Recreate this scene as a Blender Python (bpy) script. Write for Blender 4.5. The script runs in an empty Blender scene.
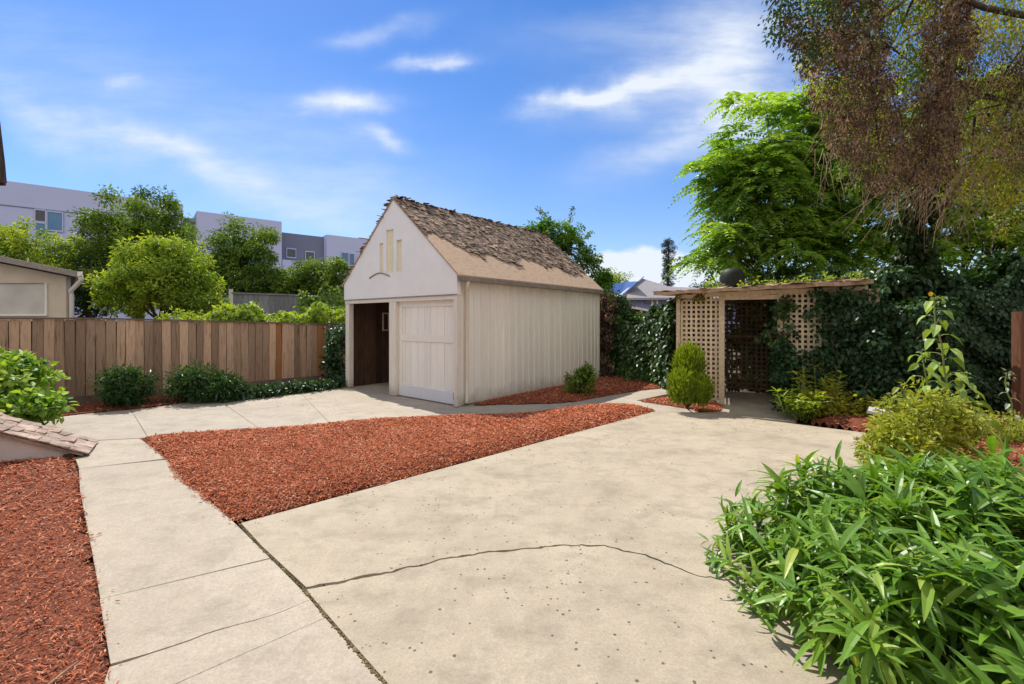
import bpy, math, random
import numpy as np
from mathutils import Vector, Matrix
from mathutils.geometry import tessellate_polygon
C = bpy.context.scene
COL = C.collection
R_ = math.radians
rng = np.random.default_rng(7)
random.seed(7)

# ---------------------------------------------------------------- camera
F = 450.0; CX = 512.0; HY = 320.0; EYE = 1.6
cd = bpy.data.cameras.new('camera'); cam = bpy.data.objects.new('camera', cd); COL.objects.link(cam)
cam.location = (0, 0, EYE); cam.rotation_euler = (R_(90), 0, 0)
cd.sensor_width = 36; cd.lens = F/1024*36; cd.shift_y = (HY-342)/1024; cd.clip_end = 2000; cd.clip_start = 0.05
C.camera = cam

# ---------------------------------------------------------------- light
SUN_EL = 55.0
SUN_AZ = -38.5      # degrees clockwise from +Y, negative is towards -X
sdir = Vector((math.sin(R_(SUN_AZ))*math.cos(R_(SUN_EL)), math.cos(R_(SUN_AZ))*math.cos(R_(SUN_EL)), math.sin(R_(SUN_EL))))
sl = bpy.data.lights.new('sun', 'SUN'); sl.energy = 4.0; sl.angle = R_(0.5); sl.color = (1, .95, .86)
so = bpy.data.objects.new('sun', sl); COL.objects.link(so)
so.rotation_euler = (-sdir).to_track_quat('-Z', 'Y').to_euler()
C.view_settings.view_transform = 'Standard'; C.view_settings.look = 'None'
C.view_settings.exposure = 0.58; C.view_settings.gamma = 1; C.view_settings.use_curve_mapping = False
C.cycles.max_bounces = 8; C.cycles.transparent_max_bounces = 8

W = bpy.data.worlds.new('World'); C.world = W; W.use_nodes = True
nt = W.node_tree; nt.nodes.clear()
def wn(t, **k):
    n = nt.nodes.new(t)
    for a, b in k.items(): setattr(n, a, b)
    return n
def M(op, a, b=None, c=None, clamp=False):
    n = nt.nodes.new('ShaderNodeMath'); n.operation = op; n.use_clamp = clamp
    for i, v in enumerate((a, b, c)):
        if v is None: continue
        if isinstance(v, (int, float)): n.inputs[i].default_value = v
        else: nt.links.new(v, n.inputs[i])
    return n.outputs[0]
sky = wn('ShaderNodeTexSky', sky_type='NISHITA'); sky.sun_disc = False
sky.sun_elevation = R_(SUN_EL); sky.sun_rotation = R_(SUN_AZ)
sky.altitude = 300; sky.air_density = 1.0; sky.dust_density = 0.25; sky.ozone_density = 2.2
hs = wn('ShaderNodeHueSaturation'); hs.inputs['Saturation'].default_value = 1.38; hs.inputs['Value'].default_value = 1.0
nt.links.new(sky.outputs[0], hs.inputs['Color'])
tint = wn('ShaderNodeMixRGB', blend_type='MULTIPLY'); tint.inputs[0].default_value = 1; nt.links.new(hs.outputs[0], tint.inputs[1]); tint.inputs[2].default_value = (.84, .82, .95, 1)
tc = wn('ShaderNodeTexCoord'); sp = wn('ShaderNodeSeparateXYZ'); nt.links.new(tc.outputs['Generated'], sp.inputs[0])
yy = M('MAXIMUM', sp.outputs[1], 0.08)
u0 = M('DIVIDE', sp.outputs[0], yy); v0 = M('DIVIDE', sp.outputs[2], yy)
cmb = wn('ShaderNodeCombineXYZ'); nt.links.new(u0, cmb.inputs[0]); nt.links.new(v0, cmb.inputs[1])
nz = wn('ShaderNodeTexNoise'); nz.inputs['Scale'].default_value = 3.2; nz.inputs['Detail'].default_value = 7; nz.inputs['Roughness'].default_value = .55
nt.links.new(cmb.outputs[0], nz.inputs['Vector'])
nsep = wn('ShaderNodeSeparateXYZ'); nt.links.new(nz.outputs['Color'], nsep.inputs[0])
u = M('ADD', u0, M('MULTIPLY', M('SUBTRACT', nsep.outputs[0], .5), .36))
v = M('ADD', v0, M('MULTIPLY', M('SUBTRACT', nsep.outputs[1], .5), .15))
def gauss(px, py, sx, sy, ang, amp, uu=u, vv=v):
    cu = (px-CX)/F; cv = (HY-py)/F; a = R_(ang); ca, sa = math.cos(a), math.sin(a)
    du = M('SUBTRACT', uu, cu); dv = M('SUBTRACT', vv, cv)
    p = M('ADD', M('MULTIPLY', du, ca/(sx/F)), M('MULTIPLY', dv, sa/(sx/F)))
    q = M('ADD', M('MULTIPLY', du, -sa/(sy/F)), M('MULTIPLY', dv, ca/(sy/F)))
    r2 = M('ADD', M('MULTIPLY', p, p), M('MULTIPLY', q, q))
    return M('MULTIPLY', M('EXPONENT', M('MULTIPLY', r2, -1)), amp)
nz2 = wn('ShaderNodeTexNoise'); nz2.inputs['Scale'].default_value = 13; nz2.inputs['Detail'].default_value = 8; nz2.inputs['Roughness'].default_value = .6
mp = wn('ShaderNodeMapping'); mp.inputs['Scale'].default_value = (.35, 1.4, 1); mp.inputs['Rotation'].default_value = (0, 0, R_(18))
nt.links.new(cmb.outputs[0], mp.inputs[0]); nt.links.new(mp.outputs[0], nz2.inputs['Vector'])
tot = None
for g in [(40,115,120,26,-28,.30),(150,150,110,16,-24,.34),(260,185,130,14,-20,.30),(360,200,80,22,-12,.22),
          (60,50,140,50,-15,.18),(230,120,150,60,-10,.12),(300,170,150,40,-10,.14),
          (432,61,34,6,3,.8),(335,108,38,11,4,.8),(372,143,30,8,-12,.55),(135,88,20,8,0,.30),(375,32,40,10,10,.35),
          (585,95,50,9,12,.85),(660,80,80,26,16,.65),(735,45,60,60,30,.65),(700,130,90,24,22,.65),(760,110,60,30,10,.45),(620,30,110,26,5,.2),
          ]:
    t = gauss(*g); tot = t if tot is None else M('ADD', tot, t)
wis = M('MULTIPLY', tot, M('ADD', -.16, M('MULTIPLY', nz2.outputs['Fac'], 2.15)))
# low cumulus bank
nz3 = wn('ShaderNodeTexNoise'); nz3.inputs['Scale'].default_value = 16; nz3.inputs['Detail'].default_value = 6
nt.links.new(cmb.outputs[0], nz3.inputs['Vector'])
cs = None
for g in [(600,274,40,16,0,1.1),(632,262,30,15,0,1.1),(672,268,36,16,0,1.0),(705,280,60,14,0,.8),(560,290,80,12,0,.7)]:
    t = gauss(*g, uu=u0, vv=v0); cs = t if cs is None else M('ADD', cs, t)
cum = M('MULTIPLY', M('SUBTRACT', M('MULTIPLY', cs, M('ADD', -.25, M('MULTIPLY', nz3.outputs['Fac'], 2.4))), .35), 2.6, clamp=True)
allc = M('MINIMUM', M('ADD', wis, M('MULTIPLY', cum, .85)), .97)
haze = M('MULTIPLY', M('EXPONENT', M('MULTIPLY', M('ABSOLUTE', v0), -3.0)), .34)
allc = M('MINIMUM', M('ADD', allc, haze), .97)
mx = wn('ShaderNodeMixRGB'); nt.links.new(allc, mx.inputs[0]); nt.links.new(tint.outputs[0], mx.inputs[1]); mx.inputs[2].default_value = (5.0, 5.4, 6.0, 1)
bg = wn('ShaderNodeBackground'); bg.inputs['Strength'].default_value = 0.115
wo = wn('ShaderNodeOutputWorld'); # unseen bright cloud added behind the camera to fill the shaded fronts
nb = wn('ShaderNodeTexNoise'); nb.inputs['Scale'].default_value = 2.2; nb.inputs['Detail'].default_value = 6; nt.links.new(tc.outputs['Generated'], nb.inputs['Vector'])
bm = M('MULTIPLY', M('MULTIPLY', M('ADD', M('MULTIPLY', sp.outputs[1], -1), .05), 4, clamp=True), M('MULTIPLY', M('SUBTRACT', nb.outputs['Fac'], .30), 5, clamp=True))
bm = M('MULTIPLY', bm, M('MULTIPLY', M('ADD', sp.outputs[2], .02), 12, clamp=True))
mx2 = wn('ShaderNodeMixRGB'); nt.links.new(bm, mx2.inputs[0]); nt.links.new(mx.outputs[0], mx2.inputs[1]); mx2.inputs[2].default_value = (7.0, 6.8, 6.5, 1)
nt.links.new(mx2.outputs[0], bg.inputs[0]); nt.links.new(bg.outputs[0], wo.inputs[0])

# ---------------------------------------------------------------- helpers
def G(x, y, z=0.0):
    """ground point seen at photo pixel x,y"""
    Y = F*(EYE-z)/(y-HY); return np.array([(x-CX)/F*Y, Y, z])
def P(x, y, Y):
    return np.array([(x-CX)/F*Y, Y, EYE-(y-HY)/F*Y])

class MB:
    def __init__(s): s.v = []; s.t = []; s.q = []; s.tone = []; s.n = 0; s.mi_t = []; s.mi_q = []
    def add(s, v, tris=None, quads=None, tone=.5, mi=0):
        v = np.asarray(v, float).reshape(-1, 3); s.v.append(v)
        s.tone.append(np.broadcast_to(np.asarray(tone, float), (len(v),)).copy())
        if tris is not None and len(tris): t = np.asarray(tris)+s.n; s.t.append(t); s.mi_t.append(np.full(len(t), mi))
        if quads is not None and len(quads): q = np.asarray(quads)+s.n; s.q.append(q); s.mi_q.append(np.full(len(q), mi))
        s.n += len(v); return s
    def box(s, c, d, ax=None, tone=.5, mi=0):
        """c centre, d full dims, ax 3x3 rows = axes"""
        c = np.asarray(c, float); d = np.asarray(d, float)/2
        k = np.array([[i, j, l] for i in (-1, 1) for j in (-1, 1) for l in (-1, 1)], float)*d
        if ax is not None: k = k @ np.asarray(ax)
        return s.add(k+c, quads=[[0,1,3,2],[4,6,7,5],[0,4,5,1],[2,3,7,6],[0,2,6,4],[1,5,7,3]], tone=tone, mi=mi)
    def beam(s, a, b, w, h, up=(0,0,1), tone=.5, mi=0):
        a = np.asarray(a, float); b = np.asarray(b, float); x = b-a; L = np.linalg.norm(x); x = x/L
        y = np.cross(up, x); y /= np.linalg.norm(y); z = np.cross(x, y)
        return s.box((a+b)/2, (L, w, h), [x, y, z], tone, mi)
    def tube(s, pts, rad, n=8, tone=.5, mi=0):
        pts = np.asarray(pts, float); m = len(pts); rad = np.broadcast_to(np.asarray(rad, float), (m,))
        T = np.gradient(pts, axis=0); T /= np.linalg.norm(T, axis=1)[:, None]+1e-9
        up = np.array([0, 0, 1.]) if abs(T[0][2]) < .9 else np.array([1., 0, 0])
        A = np.cross(T, up); A /= np.linalg.norm(A, axis=1)[:, None]+1e-9; B = np.cross(T, A)
        th = np.linspace(0, 2*np.pi, n, endpoint=False)
        V = pts[:, None]+rad[:, None, None]*(np.cos(th)[None, :, None]*A[:, None]+np.sin(th)[None, :, None]*B[:, None])
        q = [[i*n+j, i*n+(j+1) % n, (i+1)*n+(j+1) % n, (i+1)*n+j] for i in range(m-1) for j in range(n)]
        V = V.reshape(-1, 3); V = np.vstack([V, pts[:1], pts[-1:]])
        t = [[m*n, (j+1) % n, j] for j in range(n)]+[[m*n+1, (m-1)*n+j, (m-1)*n+(j+1) % n] for j in range(n)]
        return s.add(V, t, q, tone, mi)
    def slab(s, poly, z0, z1, tone=.5, mi=0):
        """vertical prism from xy outline"""
        poly = [tuple(p[:2]) for p in poly]; n = len(poly)
        tr = tessellate_polygon([[Vector((x, y, 0)) for x, y in poly]])
        top = [(x, y, z1) for x, y in poly]; bot = [(x, y, z0) for x, y in poly]
        V = top+bot; t = []
        for a, b, c in tr:
            ar = (poly[b][0]-poly[a][0])*(poly[c][1]-poly[a][1])-(poly[b][1]-poly[a][1])*(poly[c][0]-poly[a][0])
            if ar < 0: b, c = c, b
            t.append((a, b, c)); t.append((a+n, c+n, b+n))
        area = sum(poly[i][0]*poly[(i+1) % n][1]-poly[(i+1) % n][0]*poly[i][1] for i in range(n))
        q = []
        for i in range(n):
            j = (i+1) % n
            q.append([i, i+n, j+n, j] if area > 0 else [j, j+n, i+n, i])
        return s.add(V, t, q, tone, mi)
    def prism(s, poly, ext, tone=.5, mi=0):
        """planar 3d outline extruded by vector ext"""
        poly = np.asarray(poly, float); n = len(poly); ext = np.asarray(ext, float)
        nr = np.cross(poly[1]-poly[0], poly[2]-poly[0]); k = [1, 2] if abs(nr[0]) > max(abs(nr[1]), abs(nr[2])) else ([0, 2] if abs(nr[1]) > abs(nr[2]) else [0, 1])
        tr = tessellate_polygon([[Vector((p[k[0]], p[k[1]], 0)) for p in poly]])
        V = np.vstack([poly, poly+ext]); t = [tuple(x) for x in tr]+[(a+n, c+n, b+n) for a, b, c in tr]
        q = [[i, (i+1) % n, (i+1) % n+n, i+n] for i in range(n)]
        return s.add(V, t, q, tone, mi)
    def build(s, name, mats, parent=None, smooth=False, bevel=0, recalc=True):
        me = bpy.data.meshes.new(name)
        V = np.vstack(s.v); tr = np.vstack(s.t) if s.t else np.zeros((0, 3), int); qd = np.vstack(s.q) if s.q else np.zeros((0, 4), int)
        me.vertices.add(len(V)); me.vertices.foreach_set('co', V.astype(np.float32).ravel())
        nl = len(tr)*3+len(qd)*4; me.loops.add(nl); me.loops.foreach_set('vertex_index', np.concatenate([tr.ravel(), qd.ravel()]).astype(np.int32))
        me.polygons.add(len(tr)+len(qd))
        st = np.concatenate([np.arange(len(tr))*3, len(tr)*3+np.arange(len(qd))*4]).astype(np.int32)
        me.polygons.foreach_set('loop_start', st)
        me.polygons.foreach_set('material_index', np.concatenate((s.mi_t or [np.zeros(0)])+(s.mi_q or [np.zeros(0)])).astype(np.int32))
        me.polygons.foreach_set('use_smooth', np.full(len(tr)+len(qd), bool(smooth)))
        at = me.attributes.new('tone', 'FLOAT', 'POINT'); at.data.foreach_set('value', np.concatenate(s.tone).astype(np.float32))
        me.update(calc_edges=True); me.validate()
        for m in (mats if isinstance(mats, (list, tuple)) else [mats]): me.materials.append(m)
        o = bpy.data.objects.new(name, me); COL.objects.link(o)
        if parent is not None: o.parent = parent; o.matrix_parent_inverse = Matrix.Translation(-Vector(parent.location))
        if bevel:
            b = o.modifiers.new('bevel', 'BEVEL'); b.width = bevel; b.segments = 2; b.limit_method = 'ANGLE'
        return o
def tag(o, label=None, cat=None, group=None, kind=None):
    for k, w in (('label', label), ('category', cat), ('group', group), ('kind', kind)):
        if w: o[k] = w
    return o
def thing(name, label, cat, loc=(0, 0, 0), group=None):
    o = bpy.data.objects.new(name, None); COL.objects.link(o); o.location = [float(a) for a in loc]; o.empty_display_size = .2
    return tag(o, label, cat, group)

# ---------------------------------------------------------------- materials
def newmat(name):
    m = bpy.data.materials.new(name); m.use_nodes = True; n = m.node_tree; n.nodes.clear(); return m, n
class NT:
    def __init__(s, n): s.n = n
    def node(s, t, **k):
        q = s.n.nodes.new(t)
        for a, b in k.items(): setattr(q, a, b)
        return q
    def link(s, a, b): s.n.links.new(a, b)
    def setin(s, i, v):
        if isinstance(v, (int, float, tuple)): i.default_value = v
        else: s.link(v, i)
    def math(s, op, a, b=None, clamp=False):
        q = s.node('ShaderNodeMath', operation=op, use_clamp=clamp); s.setin(q.inputs[0], a)
        if b is not None: s.setin(q.inputs[1], b)
        return q.outputs[0]
    def coord(s, scale=(1, 1, 1), out='Object'):
        t = s.node('ShaderNodeTexCoord'); m = s.node('ShaderNodeMapping'); m.inputs['Scale'].default_value = scale
        s.link(t.outputs[out], m.inputs[0]); return m.outputs[0]
    def noise(s, vec, scale, detail=6, rough=.55, out='Fac'):
        q = s.node('ShaderNodeTexNoise'); q.inputs['Scale'].default_value = scale; q.inputs['Detail'].default_value = detail; q.inputs['Roughness'].default_value = rough
        s.link(vec, q.inputs['Vector']); return q.outputs[out]
    def ramp(s, f, stops):
        q = s.node('ShaderNodeValToRGB'); cr = q.color_ramp
        while len(cr.elements) < len(stops): cr.elements.new(.5)
        for e, (p, c) in zip(cr.elements, stops): e.position = p; e.color = (*c, 1) if len(c) == 3 else c
        s.link(f, q.inputs[0]); return q.outputs[0]
    def mix(s, f, a, b, mode='MIX'):
        q = s.node('ShaderNodeMixRGB', blend_type=mode)
        s.setin(q.inputs[0], f)
        for i, w in ((1, a), (2, b)):
            if isinstance(w, tuple): q.inputs[i].default_value = (*w[:3], 1)
            else: s.link(w, q.inputs[i])
        return q.outputs[0]
    def bump(s, h, strength, dist=.01):
        q = s.node('ShaderNodeBump'); q.inputs['Strength'].default_value = strength; q.inputs['Distance'].default_value = dist
        s.link(h, q.inputs['Height']); return q.outputs[0]
    def out(s, col, rough=.8, normal=None, spec=.3, metal=0, transl=0, tcol=None):
        b = s.node('ShaderNodeBsdfPrincipled'); s.setin(b.inputs['Base Color'], (*col, 1) if isinstance(col, tuple) else col)
        s.setin(b.inputs['Roughness'], rough); b.inputs['Specular IOR Level'].default_value = spec; b.inputs['Metallic'].default_value = metal
        if normal is not None: s.link(normal, b.inputs['Normal'])
        o = s.node('ShaderNodeOutputMaterial'); sh = b.outputs[0]
        if transl:
            t = s.node('ShaderNodeBsdfTranslucent'); s.link(tcol if tcol is not None else col, t.inputs[0])
            m = s.node('ShaderNodeMixShader'); m.inputs[0].default_value = transl; s.link(sh, m.inputs[1]); s.link(t.outputs[0], m.inputs[2]); sh = m.outputs[0]
        s.link(sh, o.inputs[0])
    def attr(s, name='tone'):
        q = s.node('ShaderNodeAttribute', attribute_name=name); return q.outputs['Fac']
    def island(s):
        return s.node('ShaderNodeNewGeometry').outputs['Random Per Island']
def nmat(name, c1, c2, scale=4, rough=.8, bump=.3, bscale=60, stretch=(1, 1, 1), island=0.0, c3=None, dist=.006, spec=.3, metal=0, dirt=0):
    m, n = newmat(name); t = NT(n); v = t.coord(stretch)
    f = t.noise(v, scale, 8, .6); col = t.ramp(f, [(.3, c1), (.7, c2)] if c3 is None else [(.25, c1), (.5, c2), (.72, c3)])
    if island:
        f2 = t.math('MULTIPLY_ADD', t.island(), island*2); n.nodes[-1].inputs[2].default_value = 1-island
        q = t.node('ShaderNodeCombineXYZ')
        for i in range(3): t.link(f2, q.inputs[i])
        col = t.mix(1.0, col, q.outputs[0], 'MULTIPLY')
    if dirt:
        ps = t.node('ShaderNodeNewGeometry').outputs['Position']; sx = t.node('ShaderNodeSeparateXYZ'); t.link(ps, sx.inputs[0])
        n1 = t.noise(ps, 5, 6, .7); dd = t.math('SUBTRACT', t.math('MULTIPLY', n1, .75), t.math('MULTIPLY', sx.outputs[2], 1.3))
        dm = t.math('MULTIPLY', t.math('MAXIMUM', t.math('SUBTRACT', dd, .02), 0), 2.2, clamp=True)
        ch = t.ramp(t.noise(ps, 22, 8, .75), [(.60, (0, 0, 0)), (.68, (1, 1, 1))])
        col = t.mix(t.math('MULTIPLY', dm, dirt), col, (.22, .15, .10)); col = t.mix(t.math('MULTIPLY', ch, dirt*.5), col, (.33, .28, .23))
    nb = t.bump(t.noise(v, bscale, 5, .6), bump, dist) if bump else None
    t.out(col, rough, nb, spec, metal); return m
def leafmat(name, dark, light, transl=.35, rough=.5, spec=.4, third=None, tf=(1.35, 1.25, .35)):
    m, n = newmat(name); t = NT(n)
    f = t.math('ADD', t.math('MULTIPLY', t.attr(), .6), t.math('MULTIPLY', t.island(), .4))
    col = t.ramp(f, [(.15, dark), (.85, light)] if third is None else [(.1, dark), (.6, light), (.93, third)])
    tc_ = t.mix(1.0, col, tf, 'MULTIPLY')
    t.out(col, rough, None, spec, 0, transl, tc_); return m

def concrete(name, c1, c2, stain, pits=True, pit_amt=.5):
    m, n = newmat(name); t = NT(n); v = t.coord()
    big = t.noise(v, .9, 6, .6); mid = t.noise(v, 7, 12, .75); fine = t.noise(v, 70, 6, .8)
    col = t.ramp(t.math('ADD', t.math('MULTIPLY', big, .6), t.math('MULTIPLY', mid, .4)), [(.36, c1), (.64, c2)])
    st = t.ramp(t.noise(t.coord((1, 1.3, 1)), 2.6, 12, .78), [(.48, (0, 0, 0)), (.66, (1, 1, 1))])
    col = t.mix(t.math('MULTIPLY', st, .75), col, stain)
    rust = t.ramp(t.noise(t.coord((1.3, 1, 1)), 1.1, 5, .6), [(.55, (0, 0, 0)), (.75, (1, 1, 1))])
    col = t.mix(t.math('MULTIPLY', rust, .28), col, (.50, .38, .27))
    col = t.mix(t.math('MULTIPLY', t.ramp(fine, [(.36, (1, 1, 1)), (.60, (0, 0, 0))]), .62), col, (.25, .205, .15))
    gr = t.noise(v, 240, 3, .8); col = t.mix(t.math('MULTIPLY', t.ramp(gr, [(.50, (0, 0, 0)), (.70, (1, 1, 1))]), .35), col, (.62, .56, .46))
    h = fine
    if pits:
        vo = t.node('ShaderNodeTexVoronoi'); vo.inputs['Scale'].default_value = 20; t.link(v, vo.inputs['Vector'])
        keep = t.math('LESS_THAN', t.noise(v, .8, 3), .54)
        sepc = t.node('ShaderNodeSeparateColor'); t.link(vo.outputs['Color'], sepc.inputs[0])
        sel = t.math('MULTIPLY', t.math('LESS_THAN', sepc.outputs[0], pit_amt), keep)
        rad = t.math('ADD', .07, t.math('MULTIPLY', sepc.outputs[1], .13))
        pit = t.math('MULTIPLY', t.math('LESS_THAN', vo.outputs['Distance'], rad), sel)
        col = t.mix(t.math('MULTIPLY', pit, .85), col, (.075, .065, .05))
        h = t.math('SUBTRACT', fine, t.math('MULTIPLY', pit, 2))
    t.out(col, .85, t.bump(t.math('ADD', h, t.math('MULTIPLY', mid, 1.2)), .35, .004), .25); return m

M_drive = concrete('concrete_drive', (.33, .275, .20), (.50, .425, .315), (.20, .17, .125), True, .6)
M_walk = concrete('concrete_walk', (.37, .315, .245), (.50, .435, .345), (.27, .23, .175), False)
M_rear = concrete('concrete_rear', (.34, .295, .24), (.465, .41, .335), (.23, .20, .165), False)
M_soil = nmat('soil', (.055, .035, .022), (.12, .085, .055), 6, .95, .8, 40, dist=.02)
M_moss = nmat('moss_dirt', (.09, .075, .03), (.26, .20, .11), 14, .95, 1, 60, dist=.01)
def mulchmat():
    m, n = newmat('mulch'); t = NT(n); v = t.coord()
    f = t.math('ADD', t.math('MULTIPLY', t.island(), .75), t.math('MULTIPLY', t.noise(v, 2.2, 5), .3))
    col = t.ramp(f, [(.06, (.07, .022, .013)), (.28, (.31, .075, .028)), (.58, (.52, .145, .058)), (.82, (.58, .22, .115)), (1.0, (.78, .58, .42))])
    t.out(col, .85, t.bump(t.noise(v, 120, 4), .5, .004), .2); return m
M_mulch = mulchmat()
M_mulchbase = nmat('mulch_base', (.05, .015, .009), (.33, .10, .05), 55, .95, 1, 70, dist=.02)
M_white = nmat('stucco_white', (.78, .77, .785), (.85, .84, .85), 2.5, .85, .25, 45, dist=.008)
M_cream = nmat('cream_boards', (.79, .755, .68), (.86, .835, .77), 3, .7, .2, 50, (6, 6, .8), island=.06, dirt=.6)
M_trim = nmat('white_trim', (.68, .63, .56), (.80, .75, .68), 5, .65, .2, 60, (4, 4, .7), island=.05, dirt=.6)
M_door = nmat('door_paint', (.78, .75, .70), (.85, .82, .77), 3, .65, .2, 50, (5, 5, .7), island=.05, dirt=.4)
M_kick = nmat('kick_paint', (.66, .67, .73), (.73, .74, .80), 3, .6, .2, 40)
M_slit = nmat('slit_cream', (.72, .66, .47), (.80, .74, .56), 5, .8, .1, 40)
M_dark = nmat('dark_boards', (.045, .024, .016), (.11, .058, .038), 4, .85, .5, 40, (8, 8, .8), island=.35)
M_sheath = nmat('roof_sheathing', (.24, .15, .095), (.50, .36, .25), 7, .9, .8, 35, (1, 1, 5), c3=(.40, .27, .175), dist=.012)
M_shing = nmat('weathered_shingle', (.05, .034, .025), (.34, .24, .17), 5, .9, .7, 50, (3, 3, 3), island=.7)
M_eave = nmat('eave_metal', (.20, .17, .145), (.30, .26, .225), 9, .6, .2, 60)
M_fence = nmat('fence_wood', (.17, .10, .062), (.50, .34, .23), 2.6, .85, .6, 40, (9, 9, .8), island=.45, c3=(.34, .21, .135))
M_fencecap = nmat('fence_cap', (.12, .085, .065), (.22, .16, .12), 5, .85, .4, 40)
M_orange = nmat('fence_orange', (.30, .13, .045), (.40, .19, .075), 4, .8, .4, 40, (8, 8, .8), island=.1)
M_grey = nmat('grey_fence', (.17, .17, .18), (.27, .265, .275), 3, .85, .4, 40, (8, 8, .8), island=.2)
M_latt = nmat('lattice_wood', (.52, .41, .27), (.76, .63, .45), 7, .8, .3, 50, (3, 3, 3), island=.16)
M_lattd = nmat('shaded_lattice', (.10, .07, .045), (.20, .14, .09), 7, .9, .3, 50, island=.2)  # darker lattice copy; the shed interior's shade is put into its colour
M_bark = nmat('bark', (.055, .038, .027), (.15, .11, .08), 9, .95, 1, 30, (3, 3, .7), dist=.03)
M_stem = nmat('green_stem', (.16, .20, .06), (.26, .31, .11), 8, .6, .2, 50)
M_twig = nmat('dead_twig', (.22, .14, .085), (.42, .30, .20), 10, .9, .3, 50, island=.25)
M_apt = nmat('apartment_render', (.47, .50, .72), (.51, .54, .76), .2, .9, 0)
M_apt2 = nmat('apartment_grey', (.17, .18, .27), (.20, .21, .30), .2, .9, 0)
M_glass = nmat('blue_glass', (.03, .13, .28), (.06, .20, .38), .4, .15, 0, spec=.6)
M_glassd = nmat('dark_glass', (.02, .025, .04), (.035, .04, .06), .4, .15, 0, spec=.6)
M_house = nmat('neighbour_wall', (.52, .44, .34), (.60, .52, .41), 2, .85, .2, 40)
M_roofg = nmat('grey_roof', (.20, .19, .20), (.29, .275, .29), 6, .9, .4, 30)
M_purple = nmat('purple_wall', (.18, .18, .33), (.22, .22, .38), 1, .85, 0)
M_blue_slope = nmat('blue_roof', (.02, .04, .14), (.03, .06, .19), 1, .25, 0, spec=.6)
M_pink = nmat('stucco_pink', (.62, .53, .49), (.72, .63, .59), 3, .9, .3, 50)
M_hwall = nmat('bounce_house_stucco', (.70, .64, .54), (.78, .72, .62), 2, .9, .3, 40)
M_hshing = nmat('hatch_shingle', (.22, .15, .115), (.50, .38, .30), 6, .9, .6, 45, island=.25)
M_rust = nmat('rusty_brown', (.11, .045, .025), (.20, .085, .045), 5, .85, .5, 40, (6, 6, .8))
M_black = nmat('black_plastic', (.008, .01, .008), (.018, .022, .018), 8, .6, .2, 50)
M_stone = nmat('flagstone', (.42, .41, .39), (.55, .54, .51), 5, .85, .3, 50)
M_metalw = nmat('painted_metal', (.62, .57, .48), (.70, .65, .56), 6, .45, .1, 50)
M_yellow = nmat('yellow_petal', (.75, .50, .02), (.85, .62, .04), 9, .6, 0)
L_dark = leafmat('leaf_dark', (.018, .040, .010), (.06, .12, .02), .3)
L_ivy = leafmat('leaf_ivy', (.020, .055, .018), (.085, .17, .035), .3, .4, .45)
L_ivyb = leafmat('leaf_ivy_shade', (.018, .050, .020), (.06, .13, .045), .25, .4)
L_mid = leafmat('leaf_mid', (.035, .085, .012), (.15, .25, .03), .4, third=(.24, .34, .05))
L_light = leafmat('leaf_light', (.08, .17, .015), (.30, .41, .045), .45, third=(.44, .50, .07))
L_ail = leafmat('leaf_pinnate', (.09, .20, .03), (.27, .46, .06), .55, .38, .6, third=(.38, .54, .10))
L_brown = leafmat('leaf_dead', (.035, .024, .018), (.17, .115, .082), .35, .8, .2, third=(.50, .37, .25), tf=(1.3, .95, .6))
L_olive = leafmat('leaf_olive', (.12, .15, .02), (.36, .38, .05), .58, third=(.55, .50, .10))
L_bush = leafmat('leaf_blade', (.05, .13, .014), (.17, .33, .035), .38, .36, .5, third=(.42, .50, .10))
L_yel = leafmat('leaf_yellowgreen', (.16, .22, .025), (.50, .52, .08), .42, .5)
L_box = leafmat('leaf_conifer', (.08, .15, .012), (.33, .43, .03), .4, .6)
L_sun = leafmat('leaf_sunflower', (.16, .28, .05), (.38, .52, .14), .35, .6)

# ---------------------------------------------------------------- foliage
def unit(a): return a/(np.linalg.norm(a, axis=-1, keepdims=True)+1e-9)
def rdir(n): return unit(rng.normal(size=(n, 3)))
def leaves(mb, P_, D, N, L, Wd, tone=.5, fold=.15, droop=.12, mi=0, hexa=False):
    n = len(P_); L = np.broadcast_to(L, (n,))[:, None]; Wd = np.broadcast_to(Wd, (n,))[:, None]
    D = unit(D); S = unit(np.cross(D, N)); N = np.cross(S, D)
    tone = np.broadcast_to(tone, (n,))
    if not hexa:
        V = np.stack([P_, P_+D*L*.42+S*Wd*.5+N*fold*Wd, P_+D*L-N*droop*L, P_+D*L*.42-S*Wd*.5+N*fold*Wd], 1)
        b = np.arange(n)[:, None]*4; t = np.concatenate([b+np.array([[0, 1, 2]]), b+np.array([[0, 2, 3]])])
        mb.add(V, tris=t, tone=np.repeat(tone, 4), mi=mi)
    else:
        V = np.stack([P_, P_+D*L*.18+S*Wd*.42+N*fold*Wd, P_+D*L*.55+S*Wd*.45+N*fold*Wd-N*droop*.3*L, P_+D*L-N*droop*L,
                      P_+D*L*.55-S*Wd*.45+N*fold*Wd-N*droop*.3*L, P_+D*L*.18-S*Wd*.42+N*fold*Wd, P_+D*L*.5-N*droop*.3*L], 1)
        b = np.arange(n)[:, None]*7
        t = np.concatenate([b+np.array([[6, i, (i+1) % 6]]) for i in range(6)])
        mb.add(V, tris=t, tone=np.repeat(tone, 7), mi=mi)
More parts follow.
